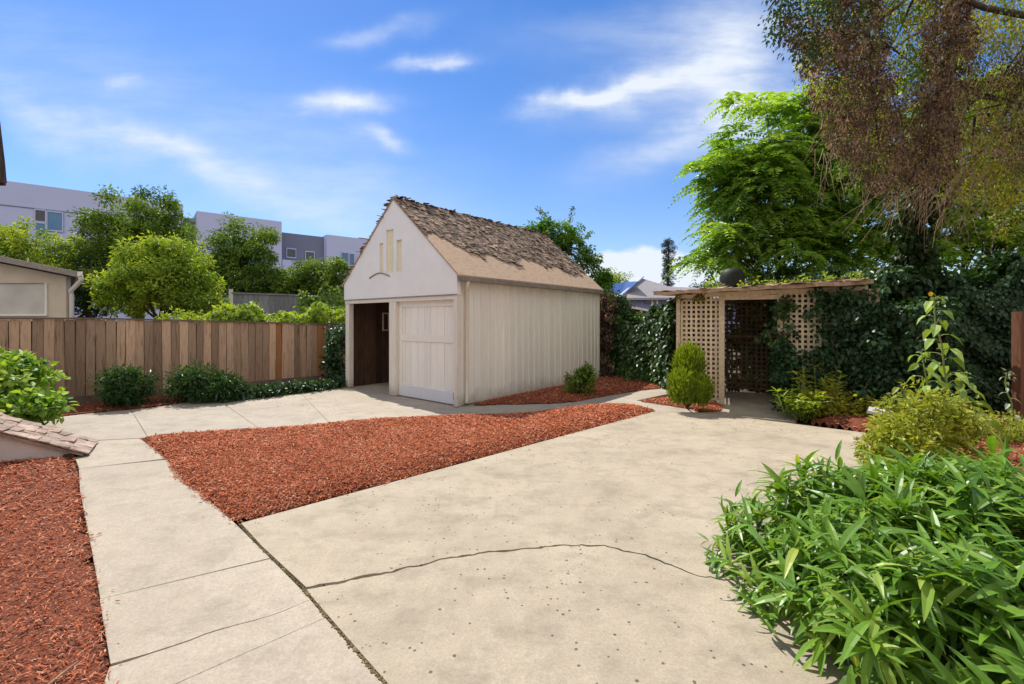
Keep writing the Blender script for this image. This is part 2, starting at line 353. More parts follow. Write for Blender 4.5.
def blades(mb, P_, D, N, L, Wd, tone, curve, mi=0):
    """long curved lance leaves, three verts per station"""
    n = len(P_); D = unit(D); S = unit(np.cross(D, N)); N = np.cross(S, D)
    ts = np.array([0, .18, .42, .68, .88, 1.0]); ws = np.array([.18, .7, 1, .8, .38, .02]); k = len(ts); V = []
    for t, w in zip(ts, ws):
        c = P_+D*(L*t)[:, None]-N*(curve*L*t*t)[:, None]
        V += [c-S*(Wd*w/2)[:, None]+N*(Wd*w*.16)[:, None], c, c+S*(Wd*w/2)[:, None]+N*(Wd*w*.16)[:, None]]
    V = np.stack(V, 1); b = np.arange(n)[:, None]*3*k; q = []
    for i in range(k-1):
        for j in range(2): q.append(b+np.array([[3*i+j, 3*i+j+1, 3*i+j+4, 3*i+j+3]]))
    mb.add(V, quads=np.concatenate(q), tone=np.repeat(tone, 3*k), mi=mi)
def clumps(mb, cen, sig, per, L, asp=.5, tone0=None, mi=0, hexa=False, droop=.15, out=None, flat=.7, down=.25):
    """leaf clumps round centres"""
    cen = np.asarray(cen); n = len(cen)*per
    ct = rng.uniform(0, 1, len(cen)) if tone0 is None else tone0
    c = np.repeat(cen, per, 0); o = rng.normal(size=(n, 3)); o = unit(o)*(rng.uniform(0, 1, (n, 1))**.45)
    sg = np.repeat(np.broadcast_to(sig, (len(cen),)), per)[:, None]; o = o*sg*np.array([1, 1, flat])
    p = c+o
    D = unit(o+rdir(n)*.8*np.linalg.norm(o, axis=1, keepdims=True).mean()+np.array([0, 0, -down*np.mean(sig)]))
    N = unit(np.array([0, 0, 1.])+rdir(n)*.8)
    tn = np.clip(np.repeat(ct, per)+rng.normal(0, .15, n), 0, 1)
    leaves(mb, p, D, N, L*rng.uniform(.6, 1.25, n), L*asp*rng.uniform(.7, 1.2, n), tn, droop=droop, mi=mi, hexa=hexa)
def in_ell(c, r, n, shell=.5):
    d = rdir(n); rr = shell+(1-shell)*rng.uniform(0, 1, (n, 1))**.7
    rr = np.where(rng.uniform(0, 1, (n, 1)) < .22, rng.uniform(.1, shell, (n, 1)), rr)
    return np.asarray(c)+d*rr*np.asarray(r)
def limb(mb, a, b, r0, r1, sag=.15, n=7, sides=7):
    a = np.asarray(a, float); b = np.asarray(b, float); t = np.linspace(0, 1, n)[:, None]; L = np.linalg.norm(b-a)
    k = rng.normal(0, 1, (n, 3))*L*.022; k[0] = 0; k[-1] = 0
    mid = np.array([0, 0, 1.])*sag*L*4*t*(1-t)
    mb.tube(a+(b-a)*t+mid+k, np.linspace(r0, r1, n), sides)
def tree(name, label, base, top, ells, ncl, sig, per, L, mat, asp=.5, r=.14, cat='tree', group=None, nl=14, flat=.8, extra=None, tonef=None, shell=.5):
    base = np.asarray(base, float); top = np.asarray(top, float)
    e = thing(name, label, cat, base, group)
    tb = MB(); t = np.linspace(0, 1, 8)[:, None]; pts = base+(top-base)*t+rng.normal(0, .03, (8, 3))*np.sin(np.pi*t)*np.linalg.norm(top-base)*.3
    tb.tube(pts, np.linspace(r*1.25, r*.5, 8), 10)
    cb = MB(); tot = sum(w[1][0]*w[1][2] for w in ells)
    for c, rr in ells:
        k = max(4, int(ncl*rr[0]*rr[2]/tot)); cc = in_ell(c, rr, k, shell)
        clumps(cb, cc, sig*rng.uniform(.6, 1.3, k), per, L, asp, flat=flat, tone0=None)
        for q in cc[:max(4, int(nl*k/ncl))]:
            s = pts[int(rng.integers(3, 8))]; limb(tb, s, q, r*.32, r*.06, .05)
    tb.build('trunk', M_bark, e, True); cb.build('crown', mat, e)
    return e
def shrub(name, label, base, ell, ncl, sig, per, L, mat, asp=.5, cat='shrub', group=None, down=.1, hexa=False, stem=M_bark, shell=.55, nst=9):
    base = np.asarray(base, float); e = thing(name, label, cat, base, group); cb = MB(); sb = MB()
    for c, rr in ell:
        k = max(3, ncl//len(ell)); cc = in_ell(c, rr, k, shell); cc[:, 2] = np.maximum(cc[:, 2], .03+sig*.3)
        clumps(cb, cc, sig*rng.uniform(.7, 1.3, k), per, L, asp, flat=.9, down=down, hexa=hexa)
        for q in cc[:nst]: limb(sb, base+rng.normal(0, .03, 3)*np.array([1, 1, 0]), q, .012, .004, .05, 5, 5)
    cb.build('foliage', mat, e); sb.build('stems', stem, e); return e

# ================================================================ SETTING
# slabs on the ground; outlines are ground positions
def gp(*pts): return [tuple(G(x, y)[:2]) for x, y in pts]
gb = MB(); gb.add([(-400,-200,-.07),(400,-200,-.07),(400,900,-.07),(-400,900,-.07)], quads=[[0,1,2,3]])
tag(gb.build('ground', M_soil), kind='structure')

def jag(p, q, n, amp):
    p = np.array(p); q = np.array(q); d = q-p; nn = np.array([-d[1], d[0]])/np.linalg.norm(d); w = 0; out = []
    for i in range(1, n):
        w = w*.6+random.gauss(0, amp); out.append(tuple(p+d*i/n+nn*w))
    return out
def polyjag(pts, seg, amp):
    out = [pts[0]]
    for a, b in zip(pts[:-1], pts[1:]):
        L = math.dist(a, b); out += jag(a, b, max(2, int(L/seg)), amp); out.append(b)
    return out
def inset_pair(line, w0, w1):
    """two offset copies of a polyline (upper, lower) with varying gap"""
    A = np.array(line); T = np.gradient(A, axis=0); T /= np.linalg.norm(T, axis=1)[:, None]; N = np.stack([-T[:, 1], T[:, 0]], 1)
    w = np.linspace(w0, w1, len(A))[:, None]/2*np.array([[random.uniform(.5, 1.35)] for _ in A])
    return [tuple(p) for p in A+N*w], [tuple(p) for p in A-N*w]
# --- driveway: big slab split by the crack
crack = polyjag(gp((306,588),(380,574),(440,559),(500,551),(560,545),(604,545),(650,557),(705,577)) + [(2.7, 2.6)], .035, .0075)
up, lo = inset_pair(crack, .026, .0015)
joint = gp((241,523),(262,546),(306,588))
jl = gp((310,594),(350,640),(389,684)); dj = np.array(jl[-1])-np.array(jl[0]); dj = dj/np.linalg.norm(dj)
behind = tuple(np.array(jl[-1])+dj*3.6)
drive_up = [*joint[:-1], *[(x, y) for x, y in up], (2.9, 3.3), (3.6, 4.3), *gp((868,433),(780,422),(704,413),(655,411))]
drive_lo = [*lo, (1.9, 1.3), (1.7, -1.8), tuple(behind), *reversed(jl)]
d = MB().slab(drive_up, -.1, 0).build('driveway', M_drive, bevel=.002); tag(d, kind='structure')
d = MB().slab(drive_lo, -.1, -.002).build('driveway', M_drive, bevel=.002); tag(d, kind='structure')
# --- walkway, split by crack
jo = [(x-.012, y-.007) for x, y in gp((236,521),(262,546),(306,590),(350,640),(389,684))]
jo.append((behind[0]-.03, behind[1]))
def lerp(a, b, t): return (a[0]+(b[0]-a[0])*t, a[1]+(b[1]-a[1])*t)
ckr = lerp(jo[2], jo[3], .18)
wc = polyjag(gp((110,664),(150,652),(190,639),(235,624),(272,614))+[ckr], .06, .004)
wu, wl = inset_pair(wc, .017, .0012)
left_edge = gp((75,457),(80,490),(85,515),(92,550),(99,590),(105,630))
bl = gp((112,700))[0]; behl = (bl[0]-.02, -1.6)
# control joints: (100,596)-(256,552) and (180,684)-(320,622) and (79,466)-(150,455)
w_top = [left_edge[0], *gp((81,441),(140,438)), *gp((149,445),(155,451))]
jA0, jA1 = gp((79,468),(168,459))
jB0, jB1 = gp((100,598),(276,558))
g_ = .0018
parts = [
  [*gp((81,441),(140,438),(151,446),(166,458)), (jA0[0], jA0[1]+g_), left_edge[0]],
  [(jA0[0], jA0[1]-g_), (lerp(jA0,jA1,.985)[0], jA1[1]-g_), *gp((185,478),(210,500)), jo[0], *[q for q in (lerp(jo[1],jo[2],.27),)], (jB0[0], jB0[1]+g_), *reversed(left_edge[1:5])],
  [(jB0[0], jB0[1]-g_), (lerp(jo[1],jo[2],.29)[0]+.0, lerp(jo[1],jo[2],.29)[1]-g_), jo[2], *reversed([q for q in wu]), left_edge[5]],
]
for q in parts: tag(MB().slab(q, -.1, -.006).build('walkway', M_walk, bevel=.002), kind='structure')
jC0 = gp((172,684))[0]; jC1 = lerp(jo[2], jo[3], .55)
q = [*wl, jC1, (jC0[0], jC0[1]+g_), (bl[0], bl[1]-.1)]
tag(MB().slab(q, -.1, -.006).build('walkway', M_walk, bevel=.002), kind='structure')
q = [(jC0[0], jC0[1]-g_), (jC1[0], jC1[1]-g_*1.6), *jo[3:], behl, (bl[0], bl[1]-.16)]
tag(MB().slab(q, -.1, -.006).build('walkway', M_walk, bevel=.002), kind='structure')
# dirt and moss in the joint
jm = MB()
for i in range(3800):
    a = random.random(); line = [*joint, *jl]; k = a*(len(line)-1); i0 = min(int(k), len(line)-2); p = lerp(line[i0], line[i0+1], k-i0)
    s = random.uniform(.003, .009); jm.box((p[0]-.006+random.gauss(0, .006), p[1]-.006+random.gauss(0, .004), -.016+random.uniform(-.01, .014)), (s, s, s*.7), None, random.random())
tag(jm.build('joint_moss', M_moss), 'dirt and dry moss packed in the slab joint', 'moss', kind='stuff')

# --- garage frame of reference
GR = np.array([-1.01, 8.28]); fd = np.array([-.767, .641]); fd = fd/np.linalg.norm(fd); sd = np.array([fd[1], -fd[0]]); 
WID = 3.85; LEN = 5.28; EV = 2.47; APX = 4.14; HD = 2.07
def GP(s, t, z): # s along front from right corner, t depth
    p = GR+fd*s+sd*t; return np.array([p[0], p[1], z])
AXG = [np.array([*fd, 0]), np.array([*sd, 0]), np.array([0, 0, 1.])]
def fs(px, py):
    r = (px-CX)/F; s = (GR[0]-r*GR[1])/(r*fd[1]-fd[0]); Y = GR[1]+fd[1]*s; return s, EYE-(py-HY)/F*Y
# --- rear concrete apron incl. garage floor, and the path along the garage
lf = [tuple(GP(WID, 0, 0)[:2])]
rear = [*gp((20,446),(81,440),(140,437),(205,433),(300,427),(385,418),(440,414)), *gp((500,414),(545,412),(575,407),(605,404.5)), *gp((655,411),(704,413),(712,413),(752,417),(790,420)),
        (5.3, 8.3), (4.9, 9.9), (3.7, 10.3), (4.0, 8.9), *gp((676,404),(636,400.5),(676,392),(668,386.5),(640,389),(600,395.5),(574,400.5),(545,402.5),(500,403),(474,404.5)),
        tuple(GP(-.02, .4, 0)[:2]), tuple(GP(-.02, LEN, 0)[:2]), tuple(GP(WID, LEN, 0)[:2]), *gp((330,388),(235,394.5),(150,407.5),(85,413.5),(20,421))]
# keep the apron simple: left part and right part
rearL = [*gp((20,446),(81,440.4),(140,437.4),(205,432),(300,425),(385,418),(440,416)), *gp((474,412)), tuple(GP(-.02, .5, 0)[:2]), tuple(GP(-.02, LEN, 0)[:2]), tuple(GP(WID, LEN, 0)[:2]), *gp((330,388),(235,394.5),(150,407.5),(85,413.5),(20,421))]
tag(MB().slab(rearL, -.1, -.008).build('rear_apron', M_rear, bevel=.004), kind='structure')
pathr = [*gp((440,420),(520,420),(575,411),(605,409),(648,412.6),(655,410.6),(700,412)), *gp((680,404),(660,401.5),(636,400),(660,395),(680,391),(672,386.5),(640,389),(600,395.5),(574,400.5),(545,402.5),(500,403),(471,404.5),(440,407.5))]
tag(MB().slab(pathr, -.1, -.010).build('garden_path', M_rear, bevel=.004), kind='structure')
# scored joints on the rear apron: thin dirt-filled grooves
gj = MB()
for (a, b) in [((145,411),(160,432)),((128,404.5),(148,437)),((215,397),(262,430)),((300,392),(330,423)),((205,405),(330,405.5)),((88,424),(380,401))][1:4]:
    A, B = gp(a, b); line = polyjag([A, B], .3, .0); u_, l_ = inset_pair(line, .007, .007)
    gj.slab([*u_, *reversed(l_)], -.012, -.0055)
tag(gj.build('apron_joint', M_moss), kind='structure')
# threshold floor of the garden shed
SHL = np.array([3.30, 8.93]); shd = unit(np.array([.9, -.43])); shn = np.array([-shd[1], shd[0]])   # shn points back
def SP(a, b, z): p = SHL+shd*a+shn*b; return np.array([p[0], p[1], z])
q = [*gp((699,412.3),(752,417),(795,421)), tuple(SP(2.1, 0, 0)[:2]), tuple(SP(2.2, 1.8, 0)[:2]), tuple(SP(.6, 1.8, 0)[:2]), tuple(SP(.72, 0, 0)[:2])]
tag(MB().slab(q, -.1, -.009).build('garden_path', M_drive, bevel=.004), kind='structure')

# --- mulch beds
def inpoly(poly, X, Y):
    poly = np.asarray(poly); ins = np.zeros(X.shape, bool); j = len(poly)-1
    for i in range(len(poly)):
        xi, yi = poly[i]; xj, yj = poly[j]
        c = ((yi > Y) != (yj > Y)) & (X < (xj-xi)*(Y-yi)/(yj-yi+1e-12)+xi); ins ^= c; j = i
    return ins
def dpoly(poly, X, Y):
    poly = np.asarray(poly); D = np.full(X.shape, 1e9)
    for i in range(len(poly)):
        a = poly[i]; b = poly[(i+1) % len(poly)]; ab = b-a; t = np.clip(((X-a[0])*ab[0]+(Y-a[1])*ab[1])/(ab@ab+1e-12), 0, 1)
        D = np.minimum(D, np.hypot(X-a[0]-t*ab[0], Y-a[1]-t*ab[1]))
    return D
_ph = rng.uniform(0, 6.28, (14, 3)); _fr = rng.normal(0, 1, (14, 2))*np.linspace(1.2, 11, 14)[:, None]
def lump(X, Y):
    z = 0
    for (a, b), p, i in zip(_fr, _ph, range(14)): z = z+np.sin(X*a+Y*b+p[0])/(1+i*.75)
    return z/4
def mulch(label, poly, height, nchip, near=1.0, ramp=.35, z0=-.03):
    poly = np.array(poly); mn = poly.min(0); mxx = poly.max(0)
    def H(X, Y):
        d = dpoly(poly, X, Y); e = np.clip(d/ramp, 0, 1); return z0+.02+height*(1-(1-e)**2)+lump(X, Y)*.02*e+.006*np.sin(X*37+Y*21)*e
    mb = MB(); st = .06; xs = np.arange(mn[0]-st, mxx[0]+st, st); ys = np.arange(mn[1]-st, mxx[1]+st, st)
    X, Y = np.meshgrid(xs, ys, indexing='ij'); ins = inpoly(poly, X, Y); Z = np.where(ins, H(X, Y), z0-.03)
    idx = np.arange(X.size).reshape(X.shape)
    m = (ins[:-1, :-1].astype(int)+ins[1:, :-1]+ins[:-1, 1:]+ins[1:, 1:]) >= 3
    q = np.stack([idx[:-1, :-1][m], idx[1:, :-1][m], idx[1:, 1:][m], idx[:-1, 1:][m]], 1)
    mb.add(np.stack([X, Y, Z], -1).reshape(-1, 3), quads=q, mi=1)
    x = rng.uniform(mn[0], mxx[0], nchip*4); y = rng.uniform(mn[1], mxx[1], nchip*4); k = inpoly(poly, x, y); x = x[k]; y = y[k]
    # denser where it shows larger
    w = np.clip(3.2/np.hypot(x, y), .22, 1); k = rng.uniform(0, 1, len(x)) < w; x = x[k][:nchip]; y = y[k][:nchip]; n = len(x)
    jt = np.where(rng.uniform(0, 1, n) < .10, .05, .012); x = x+rng.normal(0, 1, n)*jt; y = y+rng.normal(0, 1, n)*jt; inside = inpoly(poly, x, y)
    dist = np.hypot(x, y); big = np.clip(dist/4.5, .8, 2.0)
    z = np.where(inside, H(x, y)+rng.uniform(.0, .022, n), .006)
    th = rng.uniform(0, 2*np.pi, n); tl = np.where(inside, rng.normal(0, .35, n), 0)
    Dd = np.stack([np.cos(th)*np.cos(tl), np.sin(th)*np.cos(tl), np.sin(tl)], 1); N = unit(np.array([0, 0, 1.])+rdir(n)*.45)
    S = unit(np.cross(Dd, N)); N = np.cross(S, Dd); L = rng.gamma(2.4, .0080, n)*big+.007; Wd = rng.uniform(.003, .011, n)*big
    c = np.stack([x, y, z], 1); h = .5
    V = np.stack([c-Dd*L[:, None]*h-S*Wd[:, None]*.3, c+Dd*L[:, None]*h-S*Wd[:, None]*.5, c+Dd*L[:, None]*.42+S*Wd[:, None]*.5, c-Dd*L[:, None]*.46+S*Wd[:, None]*.45,
                  c+N*Wd[:, None]*.35-Dd*L[:, None]*.1], 1)
    b = np.arange(n)[:, None]*5
    t = np.concatenate([b+np.array([[0, 1, 4]]), b+np.array([[1, 2, 4]]), b+np.array([[2, 3, 4]]), b+np.array([[3, 0, 4]])])
    mb.add(V, tris=t, tone=np.repeat(rng.uniform(0, 1, n), 5))
    o = mb.build('mulch_bed', [M_mulch, M_mulchbase]); return tag(o, label, 'mulch', kind='stuff')
tri = gp((144,438),(156,450),(172,470),(190,488),(238,522),(300,505.5),(440,468),(560,436),(655,411),(640,407),(605,405),(572,408),(540,413),(500,416),(455,417),(420,418.5),(370,421),(300,428),(205,434))
mulch('red bark mulch triangle between the driveway and the garage', polyjag(tri+[tri[0]], .10, .009)[:-1], .085, 105000)
lm = gp((112,700),(105,632),(98,590),(91,550),(84,515),(79,490),(74,458))+[(-5.9, 5.15), (-8.5, 5.0), (-8.5, -1), (-1.9, -1.2)]
mulch('red bark mulch left of the walkway', polyjag(lm[:7], .08, .007)+lm[7:], .05, 75000)
gm = [tuple(GP(-.015, .35, 0)[:2]), *gp((474,406),(500,404.5),(545,404),(574,402),(600,397),(640,390.5),(668,387.5))]+[(4.1, 11.6), (2.9, 13.6), tuple(GP(-.015, LEN+.3, 0)[:2])]
mulch('dark shaded mulch strip along the garage side wall', gm, .06, 12000, z0=-.02)
mulch('small mulch wedge beside the round green shrub', gp((638,401),(668,397.5),(690,395),(700,400),(722,404),(722,411),(700,412.2),(690,409)), .03, 2500, z0=-.02)
rm = [(3.65, 4.25), (5.15, 6.4), (4.7, 7.1), (5.0, 7.3), (5.6, 7.4), (8.8, 7.2), (9.5, 4.0), (7, 1), (3.2, .2), (1.95, .6), (1.98, 1.3), (2.85, 2.7), (3.0, 3.3)]
mulch('red mulch under the plants on the right', rm, .12, 16000, z0=-.03)
fm = gp((15,421),(85,413),(150,407),(235,394),(330,387.5))+[(-4.7, 12.1), (-9.6, 7.2)]
mulch('dark mulch strip at the foot of the wooden fence', fm, .03, 4000, z0=-.02)

# ================================================================ GARAGE
g = thing('garage', 'weathered white garage with steep gable roof of crumbling shingles and one open bay', 'garage', (*((GR+fd*WID/2+sd*LEN/2)), 0))
# gable front wall with slit recesses
s0, s1 = -.03, WID+.03
mb = MB(); th = .09
outline = [(s0, HD), (s0, EV), (WID/2, APX), (s1, EV), (s1, HD)]
slits = []
for (xa, xb, ya, yb) in [(380.6, 384.4, 243, 273.5), (387.3, 394.6, 229, 273.5), (397.6, 402.8, 239.5, 271.8)]:
    a, zt = fs(xb, ya); b, zb = fs(xa, yb); slits.append((a, b, zb, zt))
slits.sort()
loops = [[(s0, HD), (s1, HD), (s1, EV), (WID/2, APX), (s0, EV)]]+[[(a, zb), (b, zb), (b, zt), (a, zt)] for a, b, zb, zt in slits]
flat_ = [q for l_ in loops for q in l_]; n_ = len(flat_)
tr_ = tessellate_polygon([[Vector((x, z, 0)) for x, z in l_] for l_ in loops])
V_ = [GP(x, -.03, z) for x, z in flat_]+[GP(x, -.03+th, z) for x, z in flat_]
q_ = []; k_ = 0
for l_ in loops:
    m_ = len(l_); q_ += [[k_+i, k_+(i+1) % m_, k_+(i+1) % m_+n_, k_+i+n_] for i in range(m_)]; k_ += m_
mb.add(np.array(V_), [tuple(x) for x in tr_]+[(a+n_, c+n_, b+n_) for a, b, c in tr_], q_)
mb.build('gable_wall', M_white, g)
mb = MB()
for a, b, zb, zt in slits: mb.box(GP((a+b)/2, .022, (zb+zt)/2), (b-a+.06, .03, zt-zb+.06), AXG)
mb.build('slit_back', M_slit, g)
# little arched moulding under slits
mb = MB(); a0, za = fs(371, 277); a1, zb_ = fs(391, 277)
pts = [GP(a0+(a1-a0)*t, -.04, za-.03+math.sin(math.pi*t)*.09) for t in np.linspace(0, 1, 9)]
mb.tube(pts, .013, 6); mb.build('moulding', M_eave, g, True)
# header and posts
mb = MB(); mb.box(GP(WID/2, .02, HD-.045), (WID+.02, .085, .085), AXG); mb.build('header', M_trim, g, bevel=.004)
mb = MB(); mb.box(GP(WID/2, -.035, HD-.001), (WID+.05, .012, .02), AXG); mb.build('drip_strip', M_eave, g)
for nm, xa, xb in (('post', 342.4, 349.6), ('post', 389.6, 396.2), ('post', 455.6, 459.9)):
    a = fs(xb, 350)[0]; b = fs(xa, 350)[0]
    if xb > 459: a = .0
    if xa < 343: b = WID
    MB().box(GP((a+b)/2, .045, HD/2-.045), (b-a, .12, HD-.09), AXG).build(nm, M_trim, g, bevel=.005)
# sliding door leaf in right bay
da = fs(455.6, 350)[0]; db = fs(396.2, 350)[0]
dr = MB(); w = db-da; nb = 9
for i in range(nb):
    dr.box(GP(da+w*(i+.5)/nb, .10+.002*(i % 2), 1.04), (w/nb-.006, .022, 1.92), AXG, random.random())
door = dr.build('door', M_door, g)
for args in ((GP(db-.055, .08, 1.04), (.11, .024, 1.92)), (GP(da+.055, .08, 1.04), (.11, .024, 1.92)), (GP((da+db)/2, .0795, 1.23), (w-.22, .024, .13)), (GP((da+db)/2, .0795, 1.93), (w-.22, .024, .13)),):
    MB().box(*args, AXG).build('door_rail', M_door, door, bevel=.004)
MB().box(GP((da+db)/2, .074, .13), (w-.02, .03, .23), AXG).build('kick_board', M_kick, door, bevel=.004)
# strap at corner of the door
MB().box(GP(da+.10, .055, .17), (.035, .02, .14), AXG).build('bracket', M_eave, door)
# side wall : vertical boards
mb = MB(); t = .05; 
while t < LEN-.06:
    bw = random.choice((.19, .21, .24)); bw = min(bw, LEN-.03-t)
    mb.box(GP(.045+random.uniform(-.002, .002), t+bw/2, EV/2-.01), (.04, bw-.004, EV-.04), AXG, random.random())
    mb.box(GP(.016, t+bw, EV/2-.01), (.026, .035, EV-.06), AXG, random.random()); t += bw
mb.box(GP(.085, LEN/2, EV/2), (.03, LEN-.1, EV-.1), AXG)
mb.build('side_wall', M_cream, g, bevel=.003)
MB().box(GP(.028, -.002, 1.03), (.086, .04, 2.06), AXG).build('corner_board', M_trim, g, bevel=.004)
MB().box(GP(.028, LEN+.01, 1.22), (.086, .06, 2.40), AXG).build('corner_board', M_trim, g, bevel=.004)
# left wall dark boards with gaps, rear wall
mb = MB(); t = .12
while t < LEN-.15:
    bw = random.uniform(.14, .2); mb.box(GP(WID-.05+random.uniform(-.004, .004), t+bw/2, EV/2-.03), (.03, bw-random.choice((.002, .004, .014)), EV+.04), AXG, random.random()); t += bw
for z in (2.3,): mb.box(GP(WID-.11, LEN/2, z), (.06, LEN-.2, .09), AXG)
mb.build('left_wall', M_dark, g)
MB().box(GP(WID-.115, .95, 1.55), (.03, .03, .42), AXG, ).box(GP(WID-.115, 1.12, 1.55), (.03, .03, .42), AXG).box(GP(WID-.115, 1.035, 1.77), (.03, .2, .03), AXG).box(GP(WID-.115, 1.035, 1.34), (.03, .2, .03), AXG).build('hanging_frame', M_latt, g)
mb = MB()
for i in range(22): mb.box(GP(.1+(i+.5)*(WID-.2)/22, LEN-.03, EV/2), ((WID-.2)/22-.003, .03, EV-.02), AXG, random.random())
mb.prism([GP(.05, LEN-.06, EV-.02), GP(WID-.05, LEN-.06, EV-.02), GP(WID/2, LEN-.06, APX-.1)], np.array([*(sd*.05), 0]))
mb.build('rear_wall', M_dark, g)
MB().box(GP(WID/2, LEN/2, .004-.006), (WID-.14, LEN-.16, .006), AXG).build('floor', M_rear, g)
# roof slabs
OH = .10; sl_len = math.hypot(WID/2, APX-EV); 
roof = None
for sgn in (0, 1):
    e = -OH if sgn == 0 else WID+OH; ez = EV-(APX-EV)/(WID/2)*OH
    A = GP(e, -.055, ez+.01); B = GP(WID/2, -.055, APX+.01); nrm = np.array([0, 0, .035])
    ob = MB().prism([A, B, B+nrm, A+nrm], np.array([*(sd*(LEN+.14)), 0])).build('roof', M_sheath, g)
    if sgn == 0: roof = ob
# shingles on right slope
def slopept(f, t, lift, side=0):
    e = -OH if side == 0 else WID+OH; ez = EV-(APX-EV)/(WID/2)*OH
    return GP(e+(WID/2-e)*f, t, ez+(APX-ez)*f+.05+lift)
up_ = unit(slopept(1, 0, 0)-slopept(0, 0, 0)); al = np.array([*sd, 0]); nr = unit(np.cross(up_, al)); nr = nr if nr[2] > 0 else -nr
mb = MB(); f = .02
def limit(t): return .37+.05*math.sin(t*2.2+1)+.04*math.sin(t*5.3)+(.12 if t < .6 else 0)*(1-t/.6 if t < .6 else 0)-.015*t
for row in range(46):
    f = .02+row*.0215; t = -.05
    while t < LEN+.06:
        wd = random.uniform(.05, .14); lim = limit(t)
        pr = 0.95 if f > lim else (.10 if f > lim-.06 else 0.0)
        if random.random() < pr:
            L = random.uniform(.10, .19); curl = random.gauss(.03, .05) if f > lim+.02 else random.gauss(0, .05); yaw = random.gauss(0, .14)
            if random.random() < .09: curl = random.uniform(.1, .4); yaw = random.gauss(0, .5)
            a = unit(-up_*math.cos(yaw)+al*math.sin(yaw)); a = unit(a*math.cos(curl)+nr*math.sin(curl)); b = unit(np.cross(nr, a)); c = np.cross(a, b)
            cc = slopept(f, t+wd/2, .008+random.uniform(0, .014))+a*L*.15
            mb.box(cc, (L, wd, random.uniform(.006, .014)), [a, b, c], random.random())
        t += wd+random.uniform(-.01, .02)
# ridge rubble, broken front peak
for i in range(90):
    t = random.uniform(-.06, LEN+.06); a = rdir(1)[0]; a[2] *= .15; a = unit(a); b = unit(np.cross([0, 0, 1], a)); c = np.cross(a, b)
    mb.box(GP(WID/2+random.gauss(0, .04), t, APX+.055+random.uniform(-.02, .012)), (random.uniform(.08, .2), random.uniform(.04, .1), .012), [a, b, c], random.random())
for i in range(8):
    a = unit(np.array([random.gauss(0, 1), random.gauss(0, 1), random.uniform(0, .8)])); b = unit(np.cross([0, 0, 1], a)); c = np.cross(a, b)
    mb.box(GP(WID/2-random.uniform(0, .12), random.uniform(.0, .35), APX+.07+random.uniform(-.02, .03)), (random.uniform(.08, .18), .05, .012), [a, b, c], random.random())
mb.build('shingles', M_shing, roof)
# left slope shingles show as a ragged edge
mb = MB()
for i in range(420):
    f = random.uniform(0, 1); t = random.uniform(-.07, .5) if i < 160 else random.uniform(0, LEN)
    a = unit(rdir(1)[0]*.4+np.array([*(-fd), 0])*1); b = unit(np.cross([0, 0, 1], a)); c = np.cross(a, b)
    mb.box(slopept(f, t, .02, 1), (.14, .1, .012), [a, b, c], random.random())
mb.build('shingles', M_shing, g)
# eave fascia, gutter, downspout
ez = EV-(APX-EV)/(WID/2)*OH
MB().box(GP(-OH+.0, LEN/2, ez-.035), (.03, LEN+.12, .07), AXG).build('fascia', M_eave, g)
mb = MB(); 
for (o_, z_) in ((-.025, 0), (-.085, 0)): mb.box(GP(-OH+o_, 1.9, ez-.03), (.006, 3.9, .07), AXG)
mb.box(GP(-OH-.055, 1.9, ez-.067), (.06, 3.9, .006), AXG)
gut = mb.build('gutter', M_eave, g)
pts = [GP(-.155, .12, ez-.07), GP(-.155, .12, ez-.13), GP(-.13, .14, ez-.18), GP(-.06, .20, ez-.24), GP(-.035, .22, ez-.30), GP(-.035, .22, 1.2), GP(-.035, .22, .12), GP(-.06, .18, .05)]
MB().tube(pts, .033, 10).build('downspout', M_metalw, g, True)
MB().box(GP(-.01, LEN-.35, ez-.06), (.10, .9, .02), AXG).build('soffit_board', M_eave, g)

# ================================================================ FENCE LEFT
fa = np.array([-8.05, 8.8]); fdir = unit(np.array([.707, .707])); fnr = np.array([fdir[1], -fdir[0]])
fx = thing('wooden_fence', 'weathered brown board fence running from the left to the garage', 'fence', (*fa, 0))
mb = MB(); t = -5.5; AXF = [np.array([*fdir, 0]), np.array([*fnr, 0]), np.array([0, 0, 1.])]
mo = MB(); i = 0
while t < 7.5:
    bw = random.uniform(.125, .15); top = 1.61-.03*max(0, t)+random.uniform(-.008, .008); off = .022 if i % 2 else 0
    p = fa+fdir*(t+bw/2)+fnr*(off+random.uniform(-.004, .004)); tgt = MB() if i in (60, 67) else mb
    lean = random.gauss(0, .006); ax = [unit(AXF[0]+AXF[2]*lean), AXF[1], unit(AXF[2]-AXF[0]*lean)]
    tgt.box((p[0], p[1], .12+(top-.12)/2), (bw, .02, top-.12), ax, random.random()); t += bw+random.uniform(.002, .012); i += 1
    if tgt is not mb: tag(tgt.build('board', M_orange, fx), 'newer orange brown board')
mb.build('boards', M_fence, fx); 
fb_ = MB(); q0 = fa+fdir*-5.5-fnr*.03; q1 = fa+fdir*7.5-fnr*.03; fb_.prism([(q0[0], q0[1], .1), (q1[0], q1[1], .1), (q1[0], q1[1], 1.36), (fa[0]-fnr[0]*.03, fa[1]-fnr[1]*.03, 1.58), (q0[0], q0[1], 1.58)], np.array([*(-fnr*.02), 0])); fb_.build('gap_light_block', M_fencecap, fx)  # dark layer added behind the boards to stop light in the gaps
def fpt(t, o, z): p = fa+fdir*t+fnr*o; return np.array([p[0], p[1], z])
MB().beam(fpt(-5.5, .01, 1.63), fpt(0, .01, 1.63), .09, .03).beam(fpt(0, .01, 1.63), fpt(7.5, .01, 1.405), .09, .03).build('top_cap', M_fencecap, fx)
